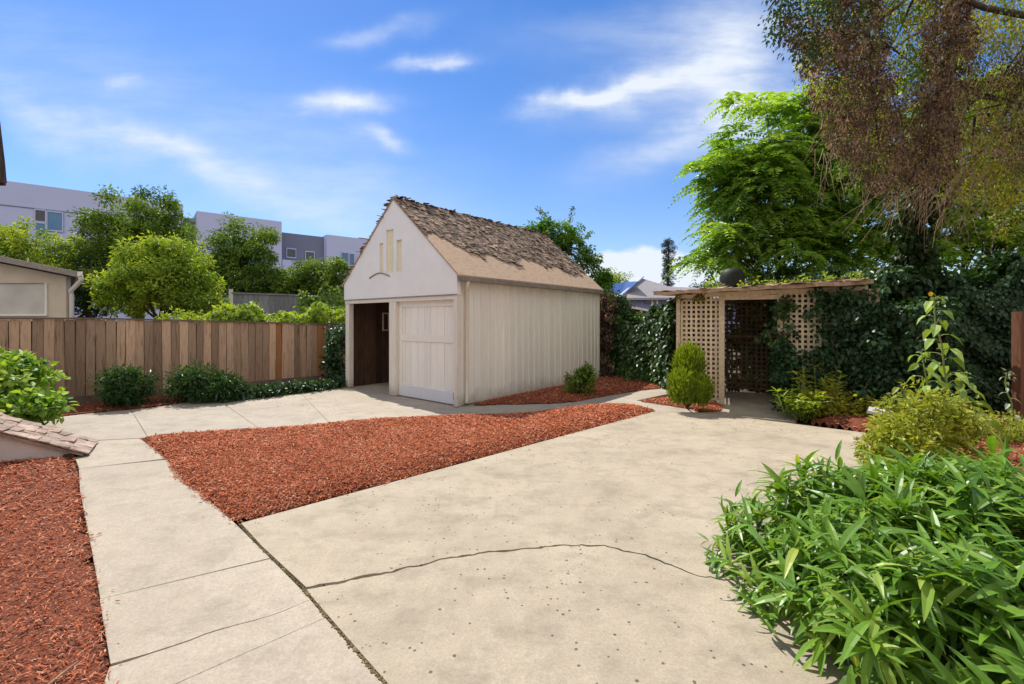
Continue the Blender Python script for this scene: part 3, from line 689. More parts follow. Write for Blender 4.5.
MB().beam(fpt(-5.5, .035, .06), fpt(7.5, .035, .06), .03, .18).build('kick_board', M_fencecap, fx)
for t in np.arange(-5, 7.5, 2.4):
    MB().box(fpt(t, -.12, .74), (.09, .09, 1.46), AXF).build('fence_post', M_fencecap, fx)
MB().beam(fpt(-5.5, -.075, 1.25), fpt(7.5, -.075, 1.15), .04, .09).build('fence_rail', M_fencecap, fx)

# ================================================================ GREY FENCE BEHIND, NEIGHBOUR HOUSE
a = P(232, 293, 19); b = P(345, 297, 22); gf = thing('grey_fence', 'grey board fence standing beyond the wooden fence', 'fence', (a[0], a[1], 0))
dv = unit((b-a)[:2]); L = np.linalg.norm((b-a)[:2])+5; ax = [np.array([*dv, 0]), np.array([dv[1], -dv[0], 0]), np.array([0, 0, 1.])]
mb = MB(); t = 0
while t < L:
    top = a[2]+.0*t+random.uniform(-.02, .02); p = a[:2]+dv*(t+.1); mb.box((p[0], p[1], top/2), (.19, .025, top), ax, random.random()); t += .2
mb.build('boards', M_grey, gf); MB().beam([a[0], a[1]-.04, a[2]+.0], [a[0]+dv[0]*L, a[1]+dv[1]*L-.04, a[2]], .07, .06).build('top_rail', M_grey, gf)
MB().box((a[0]-.05, a[1], 1.45), (.14, .14, 2.9), ax).build('fence_post', M_trim, gf)
# low shed with pale flat roof left of grey fence
e = thing('garden_shed', 'low pale shed roof left of the grey fence among the trees', 'shed', tuple(P(214, 320, 21)*np.array([1,1,0])))
MB().box(P(214, 306, 21)*np.array([1,1,0])+np.array([0,0,1.25]), (1.3, 1.6, 2.5)).build('wall', M_house, e)
MB().box(P(214, 306, 21)*np.array([1,1,0])+np.array([0,0,2.56]), (1.6, 1.9, .1)).build('roof', M_apt, e)

h = thing('neighbour_house', 'cream neighbour house with low sloping roof behind the fence at far left', 'house', (-17.5, 16, 0))
x1 = P(66, 300, 14)[0]
hz = lambda px, py: P(px, py, 14)
xw = x1; mb = MB()
win = (P(-4, 0, 14)[0]-1.2, P(46, 0, 14)[0], P(0, 314, 14)[2], P(0, 283, 14)[2])
top_at = lambda x: P(80, 276, 14)[2]+(P(80, 0, 14)[0]-x)*.20-.10
for xa, xb, za, zb in ((-22, win[0], 0, None), (win[0], win[1], 0, win[2]), (win[0], win[1], win[3], None), (win[1], xw, 0, None)):
    z2a = top_at(xa) if zb is None else zb; z2b = top_at(xb) if zb is None else zb
    mb.prism([(xa, 14, za), (xb, 14, za), (xb, 14, z2b), (xa, 14, z2a)], (0, .15, 0))
mb.prism([(xw, 14.16, 0), (xw, 14.16, 2.62), (xw-.14, 14.16, 2.62), (xw-.14, 14.16, 0)], (-7.9, 7.6, 0)); mb.build('wall', M_house, h)
MB().box(((win[0]+win[1])/2, 14.08, (win[2]+win[3])/2), (win[1]-win[0], .03, win[3]-win[2])).build('window', nmat('curtain_glass', (.40, .38, .33), (.55, .52, .47), 1.2, .3, 0, spec=.6), h)
MB().box(((win[0]+win[1])/2, 13.98, win[2]-.03), (win[1]-win[0]+.14, .08, .06)).box((win[1]+.03, 13.985, (win[2]+win[3])/2), (.06, .05, win[3]-win[2])).build('window_frame', M_trim, h)
xe = P(79, 0, 13.6)[0]; ze = P(0, 276, 13.6)[2]
rf = MB().prism([(xe, 13.6, ze), (xe-8.5, 13.6, ze+1.7), (xe-8.5, 13.6, ze+1.82), (xe, 13.6, ze+.12)], (-8.6, 8.5, 0)).build('roof', M_roofg, h)
MB().prism([(xe-.02, 13.57, ze-.03), (xe-8.5, 13.57, ze+1.65), (xe-8.5, 13.57, ze+1.84), (xe-.02, 13.57, ze+.13)], (0, .025, 0)).build('fascia', M_eave, rf)
MB().prism([(xe, 13.55, ze-.02), (xe+.15, 13.55, ze+.02), (xe+.17, 13.55, ze+.13), (xe, 13.55, ze+.13)], (-8.6, 8.5, 0)).build('gutter', M_trim, h)
MB().tube([(xe+.02, 13.62, ze+.02), (xe+.0, 13.68, ze-.12), (xw+.1, 14.05, ze-.42), (xw+.08, 14.1, ze-.55), (xw+.08, 14.1, .1)], .06, 8).build('downspout', M_trim, h, True)

# near house at the far left: only its steep shingled eave enters the frame
nh = thing('near_house', 'dark steep shingled roof edge of the house at the left border', 'house', (-8, 1, 0))
MB().box((-8.2, .9, 1.55), (3.9, 7.6, 3.1)).build('wall', M_pink, nh)
tx, ty = P(7, 183, 5.0)[:2]; tz = P(7, 183, 5.0)[2]
mb = MB().prism([(tx, ty, tz), (tx-.02, ty, tz+.22), (tx-.075, ty, tz+.68), (tx-.25, ty, tz+1.3), (tx-4.4, ty, tz+1.6), (tx-4.4, ty, tz)], (0, -8, 0))
mb.build('roof', M_bark, nh)
MB().box((tx-2.2, ty+.02, tz+.05), (4.3, .03, .14)).build('rake_board', M_bark, nh)

# unseen house wing behind the camera, added to bounce warm light forward
mb = MB(); hw = [(-6.3, -4.2), (14, -4.2)]
mb.box((4, -8.2, 2.9), (20.6, 8, 5.8)); mb.build('wall', M_hwall, nh)
MB().prism([(-6.9, -3.6, 5.75), (-6.9, -8.2, 8.6), (-6.9, -12.8, 5.75)], (21.8, 0, 0)).build('roof', M_roofg, nh)
for wx in (-3.5, 1.2, 6.0, 10.5):
    for wz in (1.6, 4.3):
        w_ = MB().box((wx, -4.17, wz), (1.1, .06, 1.3)).build('window', M_glassd, nh)
        MB().box((wx, -4.13, wz-.68), (1.3, .14, .06)).box((wx, -4.13, wz+.68), (1.3, .12, .08)).box((wx-.59, -4.13, wz), (.08, .12, 1.3)).box((wx+.59, -4.13, wz), (.08, .12, 1.3)).build('frame', M_trim, w_)
w_ = MB().box((-1.2, -4.17, 1.05), (.95, .06, 2.1)).build('door', M_trim, nh)

# ================================================================ APARTMENTS
A0 = np.array([-45.5, 40.0]); ad = unit(np.array([.77, .64])); an = np.array([-ad[1], ad[0]])
def AT(px):
    r = (px-CX)/F; return (A0[0]-r*A0[1])/(r*ad[1]-ad[0])
def AZ(px, py): return EYE+(HY-py)/F*(A0[1]+ad[1]*AT(px))
ap = thing('apartment_building', 'long pale lavender modern apartment block with blue windows beyond the trees', 'building', (*A0, 0))
AX = [np.array([*ad, 0]), np.array([*an, 0]), np.array([0, 0, 1.])]
def ablock(pa, pb, top, dep, mat, nm='wall'):
    t0, t1 = AT(pa), AT(pb); p = A0+ad*(t0+t1)/2+an*(dep+6)
    return MB().box((p[0], p[1], top/2), (t1-t0, 12, top), AX).build(nm, mat, ap)
H1 = AZ(8, 181); H2 = AZ(197, 212); H3 = AZ(281, 231); H4 = AZ(326, 235)
ablock(-160, 183, H1, 0, M_apt); ablock(183.2, 196, AZ(190, 216), 1.2, M_apt2); ablock(196.2, 280.5, H2, -.6, M_apt)
ablock(280.8, 325.5, H3, .8, M_apt2); ablock(325.8, 375, H4, -.4, M_apt); ablock(361, 372, H4+.3, .6, M_rust, 'stair_tower')
def awin(xa, xb, ya, yb, dep, mat, nm='window'):
    t0, t1 = AT(xa), AT(xb); z1 = AZ((xa+xb)/2, ya); z0 = AZ((xa+xb)/2, yb); p = A0+ad*(t0+t1)/2+an*(dep-.04)
    w_ = MB().box((p[0], p[1], (z0+z1)/2), (t1-t0, .12, z1-z0), AX).build(nm, mat, ap)
    f_ = MB()
    for dx in (-.5, .5): q = p+ad*dx*(t1-t0)*.98-an*.08; f_.box((q[0], q[1], (z0+z1)/2), (.07, .06, z1-z0), AX)
    for dz in (0, 1): q = p-an*.085; f_.box((q[0], q[1], z0+(z1-z0)*dz), (t1-t0, .06, .12), AX)
    f_.build('frame', M_apt, w_)
awin(35, 46, 210, 222, 0, M_glassd); awin(47, 63, 212, 231, 0, M_glass); awin(35, 46, 223, 236, 0, M_glass)
awin(288, 297.5, 248, 257, .8, M_glassd); awin(307, 316, 251, 260, .8, M_glassd)
awin(340, 347, 253, 266, -.4, M_glass); awin(348, 353, 254, 266, -.4, M_glass)
for (x, y) in ((120,225),(150,228),(165,230),(225,235),(250,238),(230,255),(255,258)):
    awin(x, x+9, y, y+12, 0 if x < 190 else -.6, M_glass)
t0, t1 = AT(281), AT(325.5); p = A0+ad*(t0+t1)/2-an*.02
MB().box((p[0], p[1], AZ(300, 258)/2-.4), (t1-t0, 1.6, AZ(300, 259)), AX).build('lower_wall', M_apt, ap)
# parapet line groove on block 1
p = A0+ad*((AT(8)+AT(183))/2)-an*.03; MB().box((p[0], p[1], H1-2.2), (AT(183)-AT(-20), .05, .08), AX).build('reveal', M_apt2, ap)

# ================================================================ PURPLE HOUSE AND OTHERS
ph = thing('purple_house', 'purple house with grey hip roof and blue gable between garage and lattice shed', 'house', tuple(P(670, 320, 32)*np.array([1,1,0])))
Yh = 32.0
def H_(px, py, dY=0): return P(px, py, Yh+dY)
wl = MB(); xa, xb = H_(622, 0)[0], H_(760, 0)[0]; eav = H_(0, 299)[2]
wl.box(((xa+xb)/2, Yh+4, eav/2), (xb-xa, 8, eav)); wl.build('wall', M_purple, ph)
rd = H_(0, 279)[2]
e1, e2 = xa-.9, xb+.8
# main hip roof
V = [(e1+1.5, Yh-.7, eav), (e2, Yh-.7, eav), (e2, Yh+8.7, eav), (e1+1.5, Yh+8.7, eav), (H_(652, 0)[0]+.6, Yh+4, rd-.15), (e2-3.5, Yh+4, rd-.35)]
MB().add(V, tris=[[0,4,3],[1,2,5]], quads=[[0,1,5,4],[2,3,4,5],[0,3,2,1]]).build('roof', M_roofg, ph)
# gable wing with white barge board
gx = [H_(x, 0)[0] for x in (606, 642, 668)]; zb = H_(0, 305)[2]; zt = H_(0, 280)[2]
a_ = P(620, 299, Yh-1.6); b_ = P(700, 299, Yh-1.6)
MB().box(((a_[0]+b_[0])/2, Yh-.1, a_[2]/2), (b_[0]-a_[0], 3.0, a_[2])).build('wing_wall', M_purple, ph)
k_ = P(642, 280, Yh+1.6); k2 = P(668, 288, Yh+1.6); k3 = P(702, 291, Yh+1.6); e0 = P(617, 300, Yh-2.0); e1_ = P(704, 299.5, Yh-2.0)
rw = MB().prism([e0, e1_, k3, k2, k_], (0, .05, .14)).build('wing_roof', M_roofg, ph)
MB().beam(e0+np.array([0, -.04, .12]), k_+np.array([0, -.04, .18]), .10, .34, up=(0, 1, 0)).build('barge_board', M_apt, rw)
# big dark blue roof slope seen left of barge board
MB().prism([(gx[0]-1.0, Yh+3.5, zt-.35), (gx[1]-.4, Yh+3.0, zt+.05), (gx[1]-.6, Yh-1.2, zt-.25), (gx[0]+.55, Yh-1.3, zb+.25)], (0, 0, .06)).build('blue_slope', M_blue_slope, ph)
for (xa_, xb_, ya_, yb_) in ((645, 652, 291, 300), (653, 657, 291, 300)):
    a_ = P(xa_, yb_+4, Yh-1.62); b_ = P(xb_, ya_+8, Yh-1.62); w_ = MB().box((a_+b_)/2, (b_[0]-a_[0], .08, b_[2]-a_[2])).build('window', M_glassd, ph)
    MB().box(((a_+b_)/2)+np.array([0, -.05, (b_[2]-a_[2])/2]), (b_[0]-a_[0]+.15, .05, .1)).box(((a_+b_)/2)+np.array([(b_[0]-a_[0])/2, -.05, 0]), (.1, .05, b_[2]-a_[2])).build('frame', M_trim, w_)
a_ = P(664, 318, Yh-.1); MB().box(((a_[0], Yh-.1, 1.7)), (.18, .12, 3.0)).build('corner_board', M_trim, ph)
a_ = P(662, 298, Yh-.05); MB().box((a_[0]+.3, Yh-.1, a_[2]-.25), (1.3, .14, .7)).build('yellow_panel', nmat('yellow_wall', (.55,.38,.12),(.62,.44,.16),2), ph)

cs_ = thing('cream_shed', 'low cream outbuilding with shallow roof in front of the purple house', 'shed', tuple(P(632, 320, 22)*np.array([1,1,0])))
a_, b_ = P(600, 306, 22), P(655, 319, 22)
MB().prism([(a_[0], 22, 0), (b_[0], 22, 0), (b_[0], 22, 1.85), (a_[0], 22, 2.35)], (0, 4, 0)).build('wall', M_house, cs_)
MB().prism([(a_[0]-.2, 21.7, 2.48), (b_[0]+.3, 21.7, 1.88), (b_[0]+.3, 21.7, 1.98), (a_[0]-.2, 21.7, 2.6)], (0, 4.6, 0)).build('roof', M_trim, cs_)

# ================================================================ LATTICE SHED
sh = thing('lattice_shed', 'open garden shed with tan lattice walls and thin brown roof overgrown by vines', 'shed', tuple(SP(1.5, 0, 0)))
AXS = [np.array([*shd, 0]), np.array([*shn, 0]), np.array([0, 0, 1.])]
def lattice(name, o, d2, w_, z0, z1, back=0, pitch=.098, mat=M_latt):
    """o origin xy, d2 direction, square lattice of slats, two layers"""
    o = np.asarray(o, float); nn = np.array([-d2[1], d2[0]]); ax = [np.array([*d2, 0]), np.array([*nn, 0]), np.array([0, 0, 1.])]; mb = MB(); x = pitch*.4
    while x < w_:
        p = o+d2*x; mb.box((p[0], p[1], (z0+z1)/2), (.041, .009, z1-z0), ax, random.random()); x += pitch
    z = z0+.03
    while z < z1:
        p = o+d2*w_/2+nn*.010; mb.box((p[0], p[1], z), (w_, .009, .041), ax, random.random()); z += pitch*1.03
    return mb.build(name, mat, sh)
XL, DL, DR, XR = 0.0, .80, 1.74, 2.98; TOP = 2.04
lattice('lattice_panel', SP(XL+.03, 0, 0)[:2], shd, DL-XL-.09, .05, TOP, pitch=.088)
lattice('lattice_panel', SP(DR+.05, 0, 0)[:2], shd, XR-DR-.08, .05, TOP+.06, pitch=.088)
lattice('lattice_panel', SP(XL, .05, 0)[:2], shn, 1.75, .05, TOP)
lattice('lattice_panel', SP(XR, .05, 0)[:2], shn, 1.75, .05, TOP)
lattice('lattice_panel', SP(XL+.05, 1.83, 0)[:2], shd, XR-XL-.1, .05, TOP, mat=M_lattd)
for (x, y, hgt, w_) in ((XL, 0, TOP, .07), (DL-.02, 0, TOP+.03, .10), (DR, 0, TOP+.05, .085), (XR, 0, TOP+.07, .08), (XL, 1.83, TOP, .08), (XR, 1.83, TOP, .08)):
    MB().box(SP(x, -.005, hgt/2) if y == 0 else SP(x, y, hgt/2), (w_, .085, hgt), AXS).build('post', M_latt, sh, bevel=.005)
MB().beam(SP(XL-.05, .0, TOP+.03), SP(XR+.04, .0, TOP+.10), .08, .08).build('beam', M_latt, sh)
MB().box(SP((DL+DR)/2, -.01, TOP-.02), (DR-DL-.08, .05, .08), AXS).build('door_head', M_latt, sh)
MB().box(SP(XR+.06, -.1, TOP-.06), (.14, .45, .26), AXS).build('bracket', M_latt, sh)
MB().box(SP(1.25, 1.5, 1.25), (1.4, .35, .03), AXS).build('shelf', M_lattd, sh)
# roof: thin irregular sheet
rows = []; nx = 46
mb = MB(); N0 = []
for i in range(nx):
    x = -.42+i*(XR+.42+.03)/(nx-1); jf = random.uniform(-.03, .03)
    z = TOP+.09+.035*x+.008*math.sin(x*9)
    th_ = .028+.012*max(0, x)
    y0_ = -.40+jf
    N0 += [SP(x, y0_, z-.02-th_*.5), SP(x, y0_, z+.02), SP(x, 2.1, z+.10+.02), SP(x, 2.1, z+.10-th_)]
q = []
for i in range(nx-1):
    a_ = i*4; b_ = a_+4
    q += [[a_, a_+1, b_+1, b_], [a_+1, a_+2, b_+2, b_+1], [a_+2, a_+3, b_+3, b_+2], [a_+3, a_, b_, b_+3]]
q += [[0, 3, 2, 1], [(nx-1)*4, (nx-1)*4+1, (nx-1)*4+2, (nx-1)*4+3]]
mb.add(np.array(N0), quads=q); M_shroof = nmat('shed_roofing', (.20, .12, .075), (.42, .29, .20), 6, .9, .6, 35, c3=(.30, .20, .14))
sr = mb.build('roof', M_shroof, sh)
mb = MB()
for i in range(260):
    x = random.uniform(-.42, XR-.05); yw = random.gauss(0, .4); a_ = unit(np.array([*(-shn*math.cos(yw)+shd*math.sin(yw)), random.gauss(-.05, .1)])); b_ = unit(np.cross([0,0,1], a_)); c_ = np.cross(a_, b_)
    y_ = random.uniform(-.42, 1.2); mb.box(SP(x, y_, TOP+.115+.035*x+.032*(y_+.4)+random.uniform(0, .015)), (random.uniform(.1, .3), random.uniform(.05, .14), .01), [a_, b_, c_])
mb.build('roof_shakes', M_shroof, sr)
# black globe thing on the roof
p = P(732, 280, 10.2); bd = thing('black_bucket', 'round black upturned bucket sitting on the lattice shed roof', 'bucket', (p[0], p[1], TOP+.2))
mb = MB(); ring = [(.0, .285), (.12, .28), (.19, .245), (.235, .18), (.255, .09), (.262, 0), (.262, -.12)]
n = 20; V = [(p[0]+r*math.cos(2*math.pi*j/n), p[1]+r*math.sin(2*math.pi*j/n), p[2]-.02+z) for r, z in ring for j in range(n)]
mb.add(V, quads=[[i*n+j, i*n+(j+1) % n, (i+1)*n+(j+1) % n, (i+1)*n+j] for i in range(len(ring)-1) for j in range(n)]); mb.build('body', M_black, bd, True)
tt = np.linspace(0, 2*np.pi, 25); MB().tube([(p[0]+.268*math.cos(a_), p[1]+.268*math.sin(a_), p[2]-.14) for a_ in tt], .014, 6).build('rim', M_black, bd, True)

def hedge(name, label, line, hgt, thick, n, L, mat, asp=.75, cat='hedge', core=True, lump_=.18, hexa=True, top=True, coremat=None, z0=0, parts='foliage', tone=None):
    """vine wall along polyline: leaves cover front, top and back of a core"""
    line = [np.array(q, float) for q in line]; e = thing(name, label, cat, (*line[0][:2], 0)); mb = MB()
    segL = [np.linalg.norm(b[:2]-a[:2]) for a, b in zip(line[:-1], line[1:])]; tot = sum(segL)
    nn = []; 
    for (a, b), sL in zip(zip(line[:-1], line[1:]), segL):
        k = int(n*sL/tot); d_ = unit((b-a)[:2]); nr_ = np.array([d_[1], -d_[0]])
        if np.dot(nr_, -(a+b)[:2]) < 0: nr_ = -nr_
        t_ = rng.uniform(-.03, 1.03, k); z_ = rng.uniform(z0, 1, k)**.9; face = rng.uniform(0, 1, k)
        hh = hgt*(1+.10*np.sin(t_*sL*3.1+a[0]*3)+.06*np.sin(t_*sL*8))
        off = thick/2*(1+lump_*4*(.5+.5*np.sin(t_*sL*4.3+z_*hgt*3.7+a[1])*np.sin(z_*hgt*5.1+t_*sL*2.2))*.5)+rng.normal(0, .05, k)
        ft = (face < .62); tp = (face >= .62) & (face < .82)
        o_ = np.where(ft, off, np.where(tp, rng.uniform(-1, 1, k)*thick/2, -off)); zz = np.where(tp, hh+np.abs(rng.normal(0, .07, k)), z_*hh)
        pt = np.stack([a[0]+(b-a)[0]*t_+nr_[0]*o_, a[1]+(b-a)[1]*t_+nr_[1]*o_, zz], 1)
        outv = np.stack([nr_[0]*np.sign(o_), nr_[1]*np.sign(o_), np.zeros(k)], 1); outv[tp] = (0, 0, 1)
        N = unit(outv+np.array([0, 0, .55])+rdir(k)*.45); D = unit(np.array([0, 0, -1.])*np.where(tp, .1, .9)[:, None]+rdir(k)*.65+outv*.25)
        tn = np.clip(.5+.3*np.sin(t_*sL*2.7+z_*3)+rng.normal(0, .2, k), 0, 1)
        leaves(mb, pt, D, N, L*rng.uniform(.55, 1.25, k), L*asp*rng.uniform(.8, 1.2, k), tn, hexa=hexa)
    mb.build(parts, mat, e)
    if core:
        cb = MB()
        for a, b in zip(line[:-1], line[1:]):
            m_ = (a+b)/2; d_ = unit((b-a)[:2]); cb.box((m_[0], m_[1], hgt*.46), (np.linalg.norm((b-a)[:2]), max(.04, thick*.55), hgt*.92), [np.array([*d_, 0]), np.array([-d_[1], d_[0], 0]), np.array([0, 0, 1.])])
        cb.build('light_block_core', coremat or M_dark, e)  # solid dark core added inside the leaves to block light
    return e

# vines on shed: right half, inside, on the roof
def vinepatch(name, label, pts, sig, per, L, mat, cat='vine', asp=.8, stems=True, hexa=True, down=.6, tw=M_bark):
    pts = np.array(pts); e = thing(name, label, cat, tuple(pts.mean(0)*np.array([1, 1, 0]))); mb = MB(); clumps(mb, pts, sig, per, L, asp, flat=1, down=down, hexa=hexa); mb.build('foliage', mat, e)
    sb = MB()
    for i in range(0, len(pts)-1, max(1, len(pts)//14)):
        a_ = pts[i]; b_ = pts[np.argsort(np.linalg.norm(pts-a_, axis=1))[min(6, len(pts)-1)]]
        if np.linalg.norm(a_-b_) > .05: limb(sb, a_, b_, .010, .006, .05, 5, 5)
    if sb.n: sb.build('stems', tw, e)
    return e
pts = []
for i in range(620):
    x = random.uniform(DR-.05, XR+.75); z = random.uniform(.05, 2.1)
    xr = (x-DR)/(XR-DR); lim = 1.15-1.0*min(1, max(0, xr-.0)) if xr < .95 else 0   # left part bare in the upper half
    if x > XR+.15+.3*(1-z/2.1): continue
    if xr < .45 and z > .95+.25*math.sin(x*8) and random.random() < .9: continue
    if .45 <= xr < .7 and z > 1.1 and random.random() < .5: continue
    pts.append(SP(x, -.10-random.uniform(0, .12)-(.25*max(0, xr-.5))-max(0, .5-z)*.3, z))
vinepatch('ivy_vine', 'dense dark green ivy smothering the right side of the lattice shed', pts, .10, 17, .085, L_ivyb)
pts = [SP(DR+random.gauss(0, .09), -.10, random.uniform(.9, 1.9)) for i in range(16)]+[SP(DR-.18+random.gauss(0, .06), -.04, random.uniform(1.25, 1.6)) for i in range(6)]+[SP(DR+.12+random.gauss(0, .07), -.08, random.uniform(1.75, 2.0)) for i in range(8)]
vinepatch('creeper_sprig', 'creeper sprigs dangling over the right edge of the shed doorway', pts, .07, 12, .085, L_ivy)
pts = [SP(x_, random.uniform(-.1, 2.0), TOP+.19+.024*x_+random.uniform(-.02, .05+.05*math.sin(x_*5)**2)) for x_ in [random.choice((random.uniform(.3, 3.1), random.uniform(1.5, 3.1))) for i in range(45)]]
vinepatch('roof_vine', 'bright green creeper lying along the top of the shed roof', pts, .10, 15, .06, L_light, down=.05)
pts = [SP(random.uniform(.2, 2.8), random.uniform(1.95, 2.2), random.uniform(.1, 2.2)) for i in range(260)]  # ivy put behind the back lattice to keep the shed dark
vinepatch('ivy_vine', 'ivy added behind the back lattice to darken the shed inside', pts, .16, 16, .10, L_dark)
pts = [SP(random.uniform(-.05, .55), random.gauss(-.06, .03), random.uniform(1.98, 2.13)) for i in range(14)]
vinepatch('creeper_sprig', 'thin sprigs under the left end of the shed roof', pts, .05, 6, .05, L_olive)

# ================================================================ HEDGES
hedge('ivy_hedge', 'dark ivy covered fence with sunlit top between garage and lattice shed', [(2.85, 13.4), (3.3, 12.4), (3.75, 11.5), (3.95, 10.3)], 1.66, .5, 9000, .12, L_ivy)
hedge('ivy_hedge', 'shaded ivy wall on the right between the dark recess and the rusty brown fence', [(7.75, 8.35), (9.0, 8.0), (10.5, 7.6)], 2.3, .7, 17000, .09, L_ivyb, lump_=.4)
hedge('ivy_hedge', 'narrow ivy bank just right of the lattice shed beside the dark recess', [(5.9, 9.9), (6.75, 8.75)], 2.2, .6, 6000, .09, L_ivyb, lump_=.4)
hedge('ivy_hedge', 'leafy hedge behind the lattice shed', [(5.7, 11.2), (7.5, 10.6), (11.5, 9.6), (14.5, 8.5)], 2.35, .9, 15000, .14, L_dark)  # darker leaf colour puts the recess's deep shade into this hedge
pts = [np.array([7.3+random.gauss(0, .5), random.uniform(7.9, 10.6), random.uniform(2.15, 2.4)]) for i in range(220)]  # ivy layer added over the recess to cast shade into it
vinepatch('ivy_vine', 'ivy canopy added to shade the dark recess right of the lattice shed', pts, .22, 22, .11, L_ivyb)
# dead vine column beside garage rear corner
pts = [np.array([2.72+random.gauss(0, .20), 12.75+random.gauss(0, .2), random.uniform(.1, 2.35)]) for i in range(150)]
vinepatch('dead_vine', 'brown dried vine hanging beside the rear corner of the garage', pts, .13, 26, .075, L_brown, hexa=False, down=1.2)
pts = [np.array([3.0+random.gauss(0, .16), 12.6+random.gauss(0, .2), random.uniform(1.4, 2.3)]) for i in range(40)]
vinepatch('ivy_vine', 'green ivy tuft above the dried vine at the garage rear', pts, .14, 18, .09, L_ivy)
# vine tree rising behind the garage roof
c1 = [P(565, 238, 14.6), P(545, 228, 14.4), P(585, 262, 14.3), P(530, 233, 14.6), P(600, 283, 13.9), P(606, 300, 13.6)]
tree('vine_tree', 'leafy vine tree spilling over the rear end of the garage roof', (1.4, 14.9, 0), P(562, 245, 14.7), [(c1[0], (.62, .5, .58)), (c1[1], (.5, .45, .32)), (c1[2], (.42, .4, .45)), (c1[3], (.5, .4, .22)), (c1[4], (.35, .4, .5)), (c1[5], (.22, .3, .5))],
     150, .17, 60, .10, leafmat('leaf_vinetree', (.03, .11, .014), (.12, .27, .03), .42, third=(.24, .40, .05)), r=.1, asp=.55, nl=26)
mb = MB(); e = thing('vine_shoots', 'loose green shoots arching off the tree behind the garage', 'vine', (1.9, 14.2, 0)); sb = MB()
for (xa_, ya_, xb_, yb_) in ((585,238,590,233),(580,240,595,262),(595,265,606,275),(545,215,540,210),(570,222,572,211),(520,232,510,235)):
    a_ = P(xa_, ya_, 14.2); b_ = P(xb_, yb_, 14.0); b_ = a_+(b_-a_)*1.3; limb(sb, a_, b_, .012, .005, .12, 6, 5); clumps(mb, [a_+(b_-a_)*t for t in np.linspace(.1, 1, 7)], .07, 9, .09, .5)
mb.build('foliage', L_mid, e); sb.build('stems', M_stem, e)
# ivy bed topping the fence
hedge('ivy_mound', 'sunlit mound of ivy heaped behind the wooden fence by the garage', [(-8.5, 12.9), (-6.9, 13.5), (-5.2, 14.2)], 1.74, 1.4, 9000, .12, L_light, core=True)
hedge('ivy_on_fence', 'ivy draped over the grey fence beside the garage roof', [P(300, 300, 19.6)*np.array([1,1,0]), P(348, 300, 20.5)*np.array([1,1,0])], 2.75, .35, 1600, .16, L_mid, core=False)

# ================================================================ TREES LEFT
tg = 'trees beyond the wooden fence'
def T(px, py, Y): return P(px, py, Y)
tree('leafy_tree', 'tall dark green leafy tree against the pale apartment block', T(140, 320, 25)*np.array([1,1,0]), T(140, 250, 25), [(T(135, 232, 25), (2.7, 2.2, 2.5)), (T(118, 270, 25), (2.2, 2, 2.2)), (T(165, 262, 25), (2.4, 2, 2.4))], 330, .50, 120, .19, L_mid, r=.25, group=tg, nl=30)
tree('leafy_tree', 'bright yellow green bushy tree just behind the wooden fence', T(160, 320, 17)*np.array([1,1,0]), T(165, 285, 17), [(T(165, 275, 17), (1.75, 1.4, 1.35)), (T(128, 290, 17), (1.1, 1, .9)), (T(195, 297, 17), (1.1, 1, .9)), (T(178, 250, 17), (.8, .8, .6))], 210, .33, 110, .14, L_light, r=.16, group=tg, nl=30)
tree('leafy_tree', 'round mid green tree left of the dark apartment windows', T(245, 320, 26)*np.array([1,1,0]), T(245, 265, 26), [(T(243, 262, 26), (2.3, 2, 2.5)), (T(222, 280, 26), (1.6, 1.5, 1.6))], 190, .48, 120, .19, L_mid, r=.22, group=tg, nl=22)
tree('leafy_tree', 'small feathery tree in front of the blue apartment window', T(20, 320, 22)*np.array([1,1,0]), T(25, 270, 22), [(T(20, 245, 22), (2.0, 1.6, 1.2)), (T(55, 250, 22), (1.3, 1.2, 1.0)), (T(-25, 240, 22), (1.6, 1.4, 1.5)), (T(60, 272, 22), (1.3, 1.2, 1.0))], 150, .34, 100, .17, L_light, asp=.4, r=.16, group=tg, nl=24)
tree('leafy_tree', 'low green tree above the grey fence beside the garage gable', T(318, 320, 27)*np.array([1,1,0]), T(320, 285, 27), [(T(300, 282, 27), (1.7, 1.5, 1.2)), (T(330, 278, 27), (1.4, 1.4, 1.3)), (T(272, 290, 27), (1.3, 1.2, .9))], 180, .42, 100, .19, L_mid, r=.16, group=tg, nl=20)
tree('leafy_tree', 'dark shrubby tree low between the cream house and the yellow green tree', T(88, 320, 23)*np.array([1,1,0]), T(88, 290, 23), [(T(88, 290, 23), (1.6, 1.5, 1.6))], 60, .42, 90, .18, L_dark, r=.14, group=tg, nl=14)
shrub('flower_shrub', 'low bright shrub with reddish stems peeping over the fence', T(205, 330, 13.5)*np.array([1,1,0]), [(T(212, 322, 13.5), (1.0, .5, .35)), (T(180, 322, 13.5), (.8, .4, .25))], 36, .2, 50, .10, L_light)

